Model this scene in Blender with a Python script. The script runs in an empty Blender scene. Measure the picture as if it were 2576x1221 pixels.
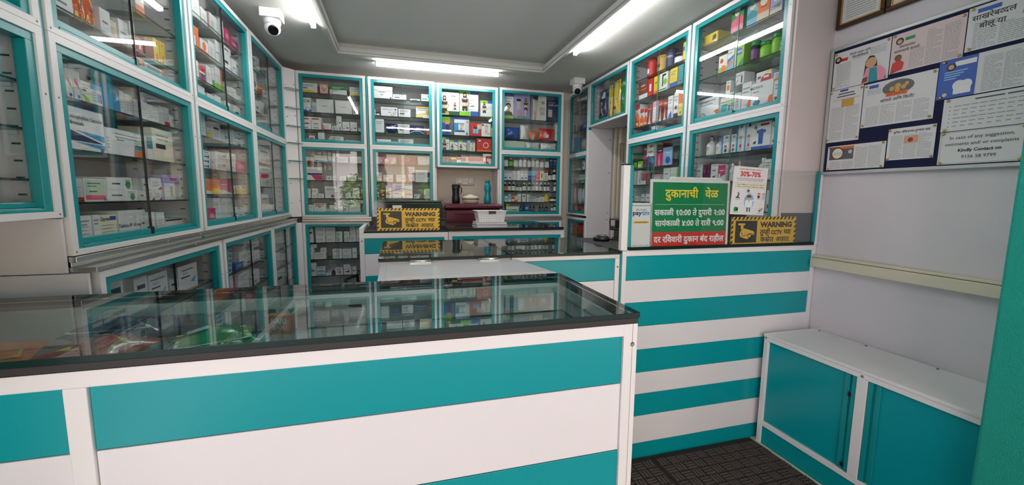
import bpy, bmesh, math, random
from mathutils import Vector, Matrix
random.seed(7)
PI = math.pi
SC = bpy.context.scene
COL = SC.collection

# ---------------------------------------------------------------- camera
cam_d = bpy.data.cameras.new('camera')
cam_d.sensor_fit = 'HORIZONTAL'
cam_d.sensor_width = 36.0
cam_d.lens = 36.0 * 1022.62 / 2576.0
cam_d.clip_start = 0.05
cam_d.clip_end = 200
cam = bpy.data.objects.new('camera', cam_d)
COL.objects.link(cam)
rx = Vector((0.96299176, -0.26937093, 0.0092832))
dn = Vector((-0.02228216, -0.11388764, -0.99324373))
fw = Vector((0.26860823, 0.95627868, -0.11567502))
mw = Matrix.Identity(4)
for r in range(3):
    mw[r][0] = rx[r]; mw[r][1] = -dn[r]; mw[r][2] = -fw[r]
mw[2][3] = 1.45
cam.matrix_world = mw
SC.camera = cam

# ---------------------------------------------------------------- world, sun, exposure
world = bpy.data.worlds.new('world'); SC.world = world
world.use_nodes = True
wb = world.node_tree.nodes['Background']
wb.inputs[0].default_value = (0.95, 0.94, 1.0, 1)
wb.inputs[1].default_value = .22
sun_d = bpy.data.lights.new('sun', 'SUN'); sun_d.energy = 35.0; sun_d.angle = 0.01; sun_d.color = (.98, .965, 1.0)
sun = bpy.data.objects.new('sun', sun_d); COL.objects.link(sun)
sun.rotation_euler = (math.radians(-38), 0, math.radians(14))
TUBE = 53.0
SC.view_settings.view_transform = 'Standard'
SC.view_settings.look = 'None'
SC.view_settings.exposure = 0.0
SC.view_settings.gamma = 1
SC.view_settings.use_curve_mapping = False
SC.cycles.transparent_max_bounces = 32
SC.cycles.max_bounces = 10
SC.cycles.caustics_reflective = False
SC.cycles.caustics_refractive = False
SC.cycles.sample_clamp_indirect = 6.0

# ---------------------------------------------------------------- materials
def lin(c):
    c = c / 255.0
    return c / 12.92 if c <= .04045 else ((c + .055) / 1.055) ** 2.4
MATS = {}
def mat(name, rgb, rough=.5, metal=0.0, var=.06, scale=30.0, bump=0.0, spec=.5, coat=0.0):
    m = bpy.data.materials.new(name); m.use_nodes = True
    nt = m.node_tree; b = nt.nodes['Principled BSDF']
    c = [lin(v) for v in rgb]
    b.inputs['Roughness'].default_value = rough
    b.inputs['Metallic'].default_value = metal
    b.inputs['Specular IOR Level'].default_value = spec
    b.inputs['Coat Weight'].default_value = coat
    b.inputs['Coat Roughness'].default_value = .08
    tc = nt.nodes.new('ShaderNodeTexCoord')
    nz = nt.nodes.new('ShaderNodeTexNoise'); nz.inputs['Scale'].default_value = scale; nz.inputs['Detail'].default_value = 3
    nt.links.new(tc.outputs['Object'], nz.inputs['Vector'])
    mx = nt.nodes.new('ShaderNodeMix'); mx.data_type = 'RGBA'
    mx.inputs[6].default_value = (*[v * (1 - var) for v in c], 1)
    mx.inputs[7].default_value = (*[min(1, v * (1 + var)) for v in c], 1)
    nt.links.new(nz.outputs['Fac'], mx.inputs[0])
    nt.links.new(mx.outputs[2], b.inputs['Base Color'])
    if bump:
        bp = nt.nodes.new('ShaderNodeBump'); bp.inputs['Strength'].default_value = bump; bp.inputs['Distance'].default_value = .01
        nt.links.new(nz.outputs['Fac'], bp.inputs['Height']); nt.links.new(bp.outputs[0], b.inputs['Normal'])
    MATS[name] = m
    return m
def glass(name, tint, rough=0.0, ior=1.5, extra=0.0):
    m = bpy.data.materials.new(name); m.use_nodes = True
    nt = m.node_tree; nt.nodes.remove(nt.nodes['Principled BSDF'])
    out = nt.nodes['Material Output']
    ge = nt.nodes.new('ShaderNodeNewGeometry')
    io = nt.nodes.new('ShaderNodeMix'); io.inputs[2].default_value = ior; io.inputs[3].default_value = 1 / ior
    nt.links.new(ge.outputs['Backfacing'], io.inputs[0])
    fr = nt.nodes.new('ShaderNodeFresnel'); nt.links.new(io.outputs[0], fr.inputs['IOR'])
    tr = nt.nodes.new('ShaderNodeBsdfTransparent'); tr.inputs[0].default_value = (*tint, 1)
    gl = nt.nodes.new('ShaderNodeBsdfGlossy'); gl.inputs['Roughness'].default_value = rough
    ms = nt.nodes.new('ShaderNodeMixShader')
    ad = nt.nodes.new('ShaderNodeMath'); ad.operation = 'ADD'; ad.use_clamp = True; ad.inputs[1].default_value = extra
    nt.links.new(fr.outputs[0], ad.inputs[0])
    nt.links.new(ad.outputs[0], ms.inputs[0]); nt.links.new(tr.outputs[0], ms.inputs[1]); nt.links.new(gl.outputs[0], ms.inputs[2])
    nt.links.new(ms.outputs[0], out.inputs['Surface'])
    MATS[name] = m
def emit(name, rgb, strength):
    m = bpy.data.materials.new(name); m.use_nodes = True
    b = m.node_tree.nodes['Principled BSDF']
    b.inputs['Base Color'].default_value = (.9, .9, .9, 1)
    b.inputs['Emission Color'].default_value = (*rgb, 1); b.inputs['Emission Strength'].default_value = strength
    MATS[name] = m
mat('plaster_lilac', (222, 215, 220), .85, var=.03, scale=4, bump=.05)
mat('board_pink', (224, 206, 203), .7, var=.03, scale=4)
mat('plaster_cream', (224, 212, 200), .85, var=.05, scale=3, bump=.05)
mat('ceiling_paint_lit', (246, 246, 242), .9, var=.02, scale=2.5)  # ceiling paint made lighter, standing in for light inside the tray
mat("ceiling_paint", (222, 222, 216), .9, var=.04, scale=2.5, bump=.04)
mat('white_frame', (236, 233, 234), .32, var=.02, scale=8)
mat('white_panel', (232, 229, 233), .45, var=.025, scale=5)
mat('teal_frame', (10, 144, 149), .3, var=.05, scale=10, spec=.6)
mat('teal_panel', (2, 152, 160), .30, var=.03, scale=4, spec=.38)
mat('carcass', (214, 212, 216), .6, var=.03, scale=6)
mat('slot', (18, 18, 20), .8)
mat('black_plastic', (20, 20, 22), .35, var=.1)
mat('matte_black', (26, 26, 28), .7, var=.1)
mat('rubber', (88, 76, 72), .75, var=.2, scale=60, bump=.2)
mat('rubber_low', (46, 38, 36), .85, var=.2, scale=60)
mat('flap_white', (208, 209, 211), .14, var=.02, scale=8)
mat('steel', (205, 205, 203), .3, 1.0, var=.08, scale=3)
mat('screw', (150, 150, 150), .35, 1.0)
mat('green_paint', (10, 156, 138), .8, var=.12, scale=220, bump=.5)
mat('green_paint_smooth', (8, 150, 118), .6, var=.1, scale=60)
mat('glass_edge', (20, 42, 38), .2, var=.1, spec=.2)
mat('glass_rim', (70, 128, 116), .15, var=.1, spec=.6)
mat('brown_trim', (38, 32, 32), .5, var=.15)
mat('cream_rail', (222, 214, 192), .5, var=.04, scale=12)
mat('navy_felt', (18, 26, 62), .95, var=.2, scale=200)
mat('alu', (200, 204, 203), .35, .6, var=.04)
mat('frame_bronze', (70, 48, 30), .45, .3, var=.3, scale=90)
mat('gilt', (190, 150, 80), .35, .7, var=.2, scale=80)
mat('brass', (205, 165, 85), .3, .9)
mat('paper', (228, 226, 226), .8, var=.03, scale=40)
mat('paper_pink', (226, 206, 204), .8, var=.04, scale=30)
mat('maroon', (88, 16, 42), .3, var=.08, scale=8)
mat('cream_plastic', (226, 220, 196), .35, var=.04)
mat('bottle_teal', (8, 128, 150), .15, var=.12, scale=30)
mat('floor_tile', (214, 212, 208), .35, var=.08, scale=6)
mat('asphalt', (122, 122, 126), .9, var=.2, scale=5)
mat('facade', (226, 210, 208), .85, var=.05, scale=2)
mat('facade_trim', (236, 226, 220), .8, var=.05, scale=3)
mat('facade_beige', (218, 196, 166), .85, var=.06, scale=2)
mat('window_dark', (40, 46, 52), .15)
mat('leaf', (128, 168, 40), .7, var=.35, scale=9, bump=.3)
mat('leaf_dark', (70, 110, 30), .7, var=.35, scale=9, bump=.3)
mat('bark', (90, 70, 50), .9, var=.3)
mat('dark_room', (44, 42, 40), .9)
mat('led_body', (235, 235, 235), .4)
mat('lens', (6, 6, 8), .05)
emit('led', (1.0, .985, .97), TUBE)
glass('pane', (.965, .98, .975))
glass('shelf_glass', (.90, .95, .94))
glass('counter_glass', (.80, .91, .89))
glass('clear_plastic', (.93, .94, .94), .06)
# print colours for packaging, signs and clippings
PAL = dict(w=(236, 236, 238), cr=(240, 234, 212), g=(150, 152, 156), lg=(196, 198, 202), dg=(92, 94, 100), k=(24, 24, 28),
    navy=(22, 30, 92), b=(40, 88, 180), lb=(132, 186, 226), sb=(40, 150, 205), r=(204, 36, 40), dr=(140, 26, 32), o=(240, 112, 34),
    y=(242, 208, 50), gr=(22, 140, 66), li=(136, 204, 44), dgr=(16, 84, 52), p=(240, 150, 180), mg=(206, 30, 110), pu=(120, 50, 130),
    lv=(176, 160, 214), br=(124, 64, 42), sk=(214, 164, 128), tl=(20, 150, 160), be=(222, 204, 176), gd=(206, 160, 70), mar=(96, 20, 52),
    sal=(226, 158, 132), pg=(196, 214, 196), hair=(26, 20, 20), signy=(236, 186, 56), signk=(42, 34, 34), sgreen=(18, 128, 76),
    sred=(214, 48, 44), syell=(244, 222, 66), txt=(70, 70, 76), pk=(230, 90, 120))
for k, v in PAL.items():
    mat('print_' + k, v, .42, var=.03, scale=25)
for k in ('b', 'r', 'o', 'y', 'navy', 'w', 'mg', 'lv', 'br', 'k', 'gd', 'sb', 'mar', 'gr', 'be'):
    mat('film_' + k, PAL[k], .16, var=.12, scale=40, bump=.35, coat=.5)
for k in ('k', 'w', 'gr', 'p', 'pu', 'y', 'r', 'li', 'navy', 'gd', 'mar', 'g', 'b'):
    mat('plastic_' + k, PAL[k], .25, var=.04)
mat('syrup', (38, 18, 12), .1, var=.1)

# ---------------------------------------------------------------- mesh builder
class MB:
    def __init__(s):
        s.v = []; s.f = []; s.mi = []; s.mats = []; s.smooth = []
    def m(s, name):
        if name not in s.mats: s.mats.append(name)
        return s.mats.index(name)
    def face(s, idx, m, sm=False):
        s.f.append(tuple(idx)); s.mi.append(s.m(m)); s.smooth.append(sm)
    def poly(s, pts, m):
        n = len(s.v); s.v += [tuple(p) for p in pts]; s.face(range(n, n + len(pts)), m)
    def box(s, x0, x1, y0, y1, z0, z1, m, front=None, top=None, sides=None):
        n = len(s.v)
        s.v += [(x0, y0, z0), (x1, y0, z0), (x1, y1, z0), (x0, y1, z0), (x0, y0, z1), (x1, y0, z1), (x1, y1, z1), (x0, y1, z1)]
        F = [(0, 3, 2, 1), (4, 5, 6, 7), (0, 1, 5, 4), (1, 2, 6, 5), (2, 3, 7, 6), (3, 0, 4, 7)]
        mm = [m, top or m, front or sides or m, sides or m, sides or m, sides or m]
        for f, k in zip(F, mm): s.face([n + i for i in f], k)
    def prism(s, pts, y0, y1, m, side=None):
        """outline pts (x,z) facing -y, thick from y0 (front) to y1"""
        n = len(s.v); k = len(pts)
        s.v += [(p[0], y0, p[1]) for p in pts] + [(p[0], y1, p[1]) for p in pts]
        s.face([n + i for i in range(k)], m); s.face([n + k + i for i in reversed(range(k))], m)
        for i in range(k):
            j = (i + 1) % k
            s.face([n + j, n + i, n + k + i, n + k + j], side or m)
    def slab(s, pts, z0, z1, m, side=None):
        """outline pts (x,y), counter-clockwise, thick z0..z1"""
        n = len(s.v); k = len(pts)
        s.v += [(p[0], p[1], z0) for p in pts] + [(p[0], p[1], z1) for p in pts]
        s.face([n + i for i in reversed(range(k))], m); s.face([n + k + i for i in range(k)], m)
        for i in range(k):
            j = (i + 1) % k
            s.face([n + i, n + j, n + k + j, n + k + i], side or m)
    def lathe(s, prof, m, n=16, cx=0, cy=0, sx=1, sy=1, cap=True):
        """prof: list of (r, z) or (r, z, material of the band above)"""
        base = len(s.v); cur = m
        for pr in prof:
            for i in range(n):
                a = 2 * PI * i / n
                s.v.append((cx + pr[0] * math.cos(a) * sx, cy + pr[0] * math.sin(a) * sy, pr[1]))
        for q in range(len(prof) - 1):
            if len(prof[q]) > 2: cur = prof[q][2]
            for i in range(n):
                j = (i + 1) % n
                s.face([base + q * n + i, base + q * n + j, base + (q + 1) * n + j, base + (q + 1) * n + i], cur, True)
        if cap:
            s.face([base + i for i in reversed(range(n))], m)
            s.face([base + (len(prof) - 1) * n + i for i in range(n)], cur)
    def tube(s, pts, r, m, n=8, radii=None):
        rings = []
        P = [Vector(p) for p in pts]
        for i, p in enumerate(P):
            t = (P[min(i + 1, len(P) - 1)] - P[max(i - 1, 0)]).normalized()
            up = Vector((0, 0, 1)) if abs(t.z) < .9 else Vector((1, 0, 0))
            a = t.cross(up).normalized(); b = t.cross(a)
            rr = radii[i] if radii else r
            rings.append(len(s.v))
            for k in range(n):
                w = 2 * PI * k / n
                s.v.append(tuple(p + a * (rr * math.cos(w)) + b * (rr * math.sin(w))))
        for q in range(len(rings) - 1):
            for k in range(n):
                j = (k + 1) % n
                s.face([rings[q] + k, rings[q] + j, rings[q + 1] + j, rings[q + 1] + k], m, True)
        s.face([rings[0] + k for k in range(n)], m); s.face([rings[-1] + k for k in reversed(range(n))], m)
    def ball(s, c, r, m, nu=16, nv=10, sc=(1, 1, 1)):
        b = len(s.v)
        for j in range(nv + 1):
            t = PI * j / nv
            for i in range(nu):
                a = 2 * PI * i / nu
                s.v.append((c[0] + r * sc[0] * math.sin(t) * math.cos(a), c[1] + r * sc[1] * math.sin(t) * math.sin(a), c[2] + r * sc[2] * math.cos(t)))
        for j in range(nv):
            for i in range(nu):
                k = (i + 1) % nu
                s.face([b + j * nu + i, b + (j + 1) * nu + i, b + (j + 1) * nu + k, b + j * nu + k], m, True)
    def build(s, name, parent=None, loc=(0, 0, 0), rz=0.0, bevel=0.0, fix=True):
        me = bpy.data.meshes.new(name)
        me.from_pydata(s.v, [], s.f)
        for n in s.mats: me.materials.append(MATS[n])
        for p, i, k in zip(me.polygons, s.mi, s.smooth):
            p.material_index = i; p.use_smooth = k
        me.validate(); me.update()
        o = bpy.data.objects.new(name, me); COL.objects.link(o)
        o.location = loc; o.rotation_euler = (0, 0, rz)
        if parent is not None: o.parent = parent
        if bevel:
            md = o.modifiers.new('edge_round', 'BEVEL'); md.width = bevel; md.segments = 2; md.limit_method = 'ANGLE'
        return o
def tag(o, label=None, cat=None, group=None, kind=None):
    if label: o['label'] = label
    if cat: o['category'] = cat
    if group: o['group'] = group
    if kind: o['kind'] = kind
    return o
def thing(name, label, cat, loc=(0, 0, 0), rz=0.0, group=None):
    o = bpy.data.objects.new(name, None); COL.objects.link(o)
    o.empty_display_size = .05
    o.location = loc; o.rotation_euler = (0, 0, rz)
    return tag(o, label, cat, group)
def struct(name, mb, **k):
    return tag(mb.build(name, **k), kind='structure')

# ---------------------------------------------------------------- lettering
TXT = {}
def glyphs(s, bold=0.0):
    key = (s, bold)
    if key not in TXT:
        c = bpy.data.curves.new('lettering', 'FONT'); c.body = s; c.resolution_u = 2; c.offset = bold
        o = bpy.data.objects.new('lettering', c); COL.objects.link(o)
        bpy.context.view_layer.update()
        dg = bpy.context.evaluated_depsgraph_get(); ev = o.evaluated_get(dg); me = ev.to_mesh()
        TXT[key] = ([(v.co.x, v.co.y) for v in me.vertices], [tuple(p.vertices) for p in me.polygons])
        ev.to_mesh_clear(); bpy.data.objects.remove(o); bpy.data.curves.remove(c)
    return TXT[key]
def cut_right(vf, xc):
    v, f = vf
    nv, nf = [], []
    for p in f:
        pts = [v[i] for i in p]; out = []
        for a, b in zip(pts, pts[1:] + pts[:1]):
            if a[0] <= xc: out.append(a)
            if (a[0] - xc) * (b[0] - xc) < 0:
                t = (xc - a[0]) / (b[0] - a[0]); out.append((xc, a[1] + t * (b[1] - a[1])))
        if len(out) > 2:
            n = len(nv); nv += out; nf.append(tuple(range(n, n + len(out))))
    return nv, nf
def stroke(pts, w):
    v, f = [], []
    for (x0, y0), (x1, y1) in zip(pts, pts[1:]):
        L = math.hypot(x1 - x0, y1 - y0) or 1e-6
        dx, dy = (x1 - x0) / L * w / 2, (y1 - y0) / L * w / 2
        n = len(v)
        v += [(x0 - dx - dy, y0 - dy + dx), (x1 + dx - dy, y1 + dy + dx), (x1 + dx + dy, y1 + dy - dx), (x0 - dx + dy, y0 - dy - dx)]
        f.append((n + 3, n + 2, n + 1, n))
    return v, f
def arc(cx, cy, r, a0, a1, n=8):
    return [(cx + r * math.cos(math.radians(a0 + (a1 - a0) * i / n)), cy + r * math.sin(math.radians(a0 + (a1 - a0) * i / n))) for i in range(n + 1)]
SW = .085
def special(ch):
    if ch == '\ue001':   # the ksha ligature
        parts = [stroke([(-.02, .585), (.62, .585)], SW), stroke([(.50, .62), (.50, 0)], SW),
                 stroke([(.16, .585), (.07, .47), (.14, .36), (.30, .36)], SW), stroke([(.30, .37), (.12, .28), (.08, .18), (.18, .10)] + [(.30, .16), (.27, .27), (.20, .24)], SW),
                 stroke([(.27, .20), (.50, .30)], SW), stroke([(.18, .10), (.30, -.06)], SW)]
        adv = .60
    else:                # the tra ligature
        parts = [stroke([(-.02, .585), (.55, .585)], SW), stroke([(.42, .62), (.42, 0)], SW), stroke([(.42, .42), (.10, .36)], SW), stroke([(.42, .38), (.06, .06)], SW)]
        adv = .53
    v, f = [], []
    for a, b in parts:
        n = len(v); v += a; f += [tuple(n + i for i in q) for q in b]
    return (v, f), adv
CONS = set('कखगघचछजझटठडढणतथदधनपफबभमयरलवशषसहळऴ')
def lettering(s, bold=0.0):
    """flat mesh of a line of text; Devanagari vowel signs and half letters are set by hand"""
    s = s.replace('क्ष', '\ue001').replace('त्र', '\ue002')
    out = []; i = 0
    while i < len(s):
        c = s[i]
        if c in CONS and i + 1 < len(s) and s[i + 1] == '्' and i + 2 < len(s):
            out.append(('half', c)); i += 2; continue
        out.append(('ch', c)); i += 1
    # the short i sign stands before its consonant
    i = 0
    while i < len(out):
        if out[i][1] == 'ि':
            j = i - 1
            while j > 0 and out[j - 1][0] == 'half': j -= 1
            t = out.pop(i); out.insert(j, t)
        i += 1
    V, F = [], []; x = 0.0; run = ''
    def put(vf, dx):
        n = len(V); V.extend((a + dx, b) for a, b in vf[0]); F.extend(tuple(n + k for k in q) for q in vf[1])
    def adv(t):
        return max(p[0] for p in glyphs(t + '|')[0]) - max(p[0] for p in glyphs('|')[0])
    for k, c in out + [('end', '')]:
        if k == 'ch' and c not in '\ue001\ue002':
            run += c; continue
        if run:
            put(glyphs(run, bold), x); x += adv(run); run = ''
        if k == 'half':
            g = glyphs(c, bold); xc = max(p[0] for p in g[0]) - .185
            put(cut_right(g, xc), x); x += xc - .01
        elif k == 'ch':
            g, a = special(c); put(g, x); x += a
    return V, F
def put_text(mb, s, x, z, m, h=None, w=None, y=-.0008, bold=0.0, align='c', xz=None):
    """text on a face that looks along -y: centre (or left) x, baseline z, cap height h or full width w"""
    deva = any('\u0900' <= c <= '\u097f' for c in s)
    V, F = lettering(s, min(bold, .010) if deva else bold)
    if not V: return
    x0 = min(p[0] for p in V); x1 = max(p[0] for p in V)
    k = (h / (.62 if deva else .70)) if h else w / (x1 - x0)
    kx = k
    if h and w: kx = w / (x1 - x0)
    ox = x - (x0 + x1) / 2 * kx if align == 'c' else x - x0 * kx
    e = max(0, bold - .010) * .75 if deva else 0
    for i_, (sx, sz) in enumerate([(0, 0)] if e == 0 else [(-e, -e), (e, -e), (e, e), (-e, e)]):
        n = len(mb.v); yy = y - i_ * .00003
        mb.v += [(ox + (p[0] + sx) * kx, yy, z + (p[1] + sz) * k) for p in V]
        for q in F: mb.face([n + i for i in q], m)

# ================================================================ the room
CZ = 2.74
b = MB(); b.box(-1.55, 2.6, -.2, 5.1, -.12, 0, 'floor_tile'); struct('floor', b)
b = MB(); b.box(-1.52, -1.40, .2, 5.06, 0, 3.0, 'plaster_lilac'); struct('wall_left', b)
b = MB(); b.box(-1.40, 2.75, 4.95, 5.06, 0, 3.0, 'plaster_cream'); struct('wall_back', b)
b = MB(); b.box(2.412, 2.53, .2, 3.53, 0, 3.0, 'plaster_lilac'); b.box(2.412, 2.53, 4.40, 4.95, 0, 3.0, 'plaster_lilac'); b.box(2.412, 2.53, 3.53, 4.40, 2.24, 3.0, 'plaster_cream')
struct('wall_right', b)
b = MB(); b.box(2.72, 2.80, 3.2, 4.95, 0, 2.6, 'dark_room'); b.box(2.53, 2.72, 3.2, 3.28, 0, 2.6, 'dark_room'); b.box(2.53, 2.72, 3.28, 4.95, 2.5, 2.6, 'dark_room'); struct('wall_passage', b)
TX0, TX1, TY0, TY1 = -.50, 1.49, 1.1, 4.15
b = MB()
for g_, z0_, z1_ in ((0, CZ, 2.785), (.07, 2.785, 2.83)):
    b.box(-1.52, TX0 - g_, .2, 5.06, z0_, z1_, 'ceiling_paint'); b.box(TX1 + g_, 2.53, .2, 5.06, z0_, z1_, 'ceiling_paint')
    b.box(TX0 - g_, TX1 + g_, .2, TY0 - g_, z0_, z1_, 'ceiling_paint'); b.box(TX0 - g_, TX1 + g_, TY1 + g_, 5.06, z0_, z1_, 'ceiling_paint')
b.box(-1.52, 2.53, .2, 5.06, 2.83, 3.0, 'ceiling_paint_lit')
struct('ceiling', b)
b = MB()
def ringbox(mb, x0, x1, y0, y1, t, z0, z1, m):
    mb.box(x0, x1, y0, y0 + t, z0, z1, m); mb.box(x0, x1, y1 - t, y1, z0, z1, m)
    mb.box(x0, x0 + t, y0 + t, y1 - t, z0, z1, m); mb.box(x1 - t, x1, y0 + t, y1 - t, z0, z1, m)
ringbox(b, TX0 - .05, TX1 + .05, TY0 - .05, TY1 + .05, .03, CZ - .012, CZ, 'ceiling_paint')
ringbox(b, TX0 - .02, TX1 + .02, TY0 - .02, TY1 + .02, .03, CZ - .026, CZ + .002, 'ceiling_paint')
ringbox(b, TX0 + .010, TX1 - .010, TY0 + .010, TY1 - .010, .016, CZ - .008, CZ + .03, 'ceiling_paint')
struct('trim_1', b, bevel=.003)
# front opening: lintel over the shop front
b = MB(); b.box(-1.55, 2.6, .05, .20, 2.36, 3.0, 'green_paint_smooth'); struct('wall_front', b)
# green roughcast pier at the opening
b = MB(); b.box(1.955, 2.62, .12, .855, -.02, 2.74, 'green_paint'); o = struct('wall_pier_1', b, bevel=.012)
b = MB(); b.box(-1.62, -1.08, .12, .50, -.02, 2.74, 'green_paint'); struct('wall_shade_pier', b, bevel=.012)  # unseen pier, added to keep daylight off the left end panel
# end board of the right-wall cabinets
b = MB(); b.box(2.132, 2.411, 1.850, 1.864, 1.173, CZ, 'board_pink'); 
for z in (1.92, 1.30, .7): b.lathe([(.006, 0), (.004, .003)], 'screw', 8)
o = struct('trim_2', b)
# cream rail along the right wall
b = MB(); b.box(2.366, 2.412, .86, 1.833, 1.045, 1.098, 'cream_rail'); b.box(2.380, 2.412, .86, 1.833, 1.100, 1.114, 'cream_rail')
struct('trim_3', b, bevel=.003)

CABS = {
    'L0U': ('L', 0.72, 1.655, 1.949, 2.665, -1.05, 0.33, 'street-side upper left-wall cabinet'),
    'L0M': ('L', 0.72, 1.655, 1.365, 1.948, -1.05, 0.33, 'street-side lower left-wall cabinet'),
    'L1U': ('L', 1.68, 2.63, 1.949, 2.665, -1.05, 0.33, 'first upper left-wall cabinet'),
    'L2U': ('L', 2.65, 3.6, 1.949, 2.665, -1.05, 0.33, 'middle upper left-wall cabinet'),
    'L3U': ('L', 3.62, 4.545, 1.949, 2.665, -1.05, 0.33, 'corner upper left-wall cabinet'),
    'L1M': ('L', 1.68, 2.63, 1.235, 1.948, -1.05, 0.33, 'first lower left-wall cabinet'),
    'L2M': ('L', 2.65, 3.6, 1.235, 1.948, -1.05, 0.33, 'middle lower left-wall cabinet'),
    'L3M': ('L', 3.62, 4.545, 1.235, 1.948, -1.05, 0.33, 'corner lower left-wall cabinet'),
    'L1B': ('L', 1.695, 2.7, 0.3, 1.178, -0.995, 0.385, 'first left-wall base cabinet'),
    'L2B': ('L', 2.73, 3.705, 0.3, 1.178, -0.995, 0.385, 'middle left-wall base cabinet'),
    'L3B': ('L', 3.72, 4.545, 0.3, 1.178, -0.995, 0.385, 'corner left-wall base cabinet'),
    'B1U': ('B', -0.955, -0.3, 1.949, 2.665, 4.65, 0.29, 'corner upper back-wall cabinet'),
    'B2U': ('B', -0.272, 0.41, 1.949, 2.665, 4.65, 0.29, 'second upper back-wall cabinet'),
    'B3U': ('B', 0.435, 1.12, 1.755, 2.655, 4.65, 0.29, 'cabinet above the niche'),
    'B4U': ('B', 1.145, 1.925, 1.949, 2.665, 4.65, 0.29, 'fourth upper back-wall cabinet'),
    'B1M': ('B', -0.955, -0.3, 1.205, 1.948, 4.65, 0.29, 'corner lower back-wall cabinet'),
    'B2M': ('B', -0.272, 0.41, 1.205, 1.948, 4.65, 0.29, 'second lower back-wall cabinet'),
    'B4M': ('B', 1.145, 1.925, 1.205, 1.948, 4.65, 0.29, 'bottle cabinet by the niche'),
    'B1B': ('B', -0.955, -0.3, 0.35, 1.155, 4.64, 0.3, 'corner back-wall base cabinet'),
    'B4B': ('B', 1.145, 1.925, 0.35, 1.155, 4.64, 0.3, 'base cabinet under the bottle cabinet'),
    'RF': ('R', 4.935, 4.375, 1.95, 2.715, 2.13, 0.27, 'farthest upper right-wall cabinet'),
    'RF2': ('R', 4.935, 4.375, 1.215, 1.949, 2.13, 0.27, 'farthest lower right-wall cabinet'),
    'RFB': ('R', 4.935, 4.375, 0.35, 1.185, 2.13, 0.27, 'farthest right-wall base cabinet'),
    'RH': ('R', 4.36, 3.545, 2.225, 2.715, 2.13, 0.27, 'cabinet over the doorway'),
    'R2U': ('R', 3.53, 2.7, 1.968, 2.715, 2.13, 0.27, 'second upper right-wall cabinet'),
    'R1U': ('R', 2.68, 1.875, 1.968, 2.715, 2.13, 0.27, 'street-side upper right-wall cabinet'),
    'R2M': ('R', 3.53, 2.7, 1.215, 1.967, 2.13, 0.27, 'second lower right-wall cabinet'),
    'R1M': ('R', 2.68, 1.875, 1.215, 1.967, 2.13, 0.27, 'street-side lower right-wall cabinet'),
}
SHELVES = {
    'L0U': [2.245, 2.068],
    'L0M': [1.778, 1.637, 1.484],
    'L1U': [2.245, 2.068],
    'L2U': [2.465, 2.278, 2.105],
    'L3U': [2.46, 2.272, 2.105],
    'L1M': [1.772, 1.595, 1.408],
    'L2M': [1.778, 1.59, 1.437],
    'L3M': [1.695, 1.5],
    'L1B': [0.95],
    'L2B': [0.93, 0.76],
    'L3B': [0.94, 0.78, 0.6],
    'B1U': [2.468, 2.275, 2.103],
    'B2U': [2.46, 2.28, 2.103],
    'B3U': [2.333, 2.115, 1.942],
    'B4U': [2.332, 2.103],
    'B1M': [1.772, 1.584, 1.398],
    'B2M': [1.772, 1.582, 1.399],
    'B4M': [1.782, 1.625, 1.492, 1.368],
    'B1B': [0.928, 0.748, 0.568],
    'B4B': [1.02],
    'RF': [2.48, 2.243],
    'RF2': [1.762, 1.6, 1.35],
    'RFB': [0.955],
    'RH': [],
    'R2U': [2.508, 2.332, 2.086],
    'R1U': [2.53, 2.3],
    'R2M': [1.708, 1.555, 1.4],
    'R1M': [1.745, 1.555, 1.36],
}

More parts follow.
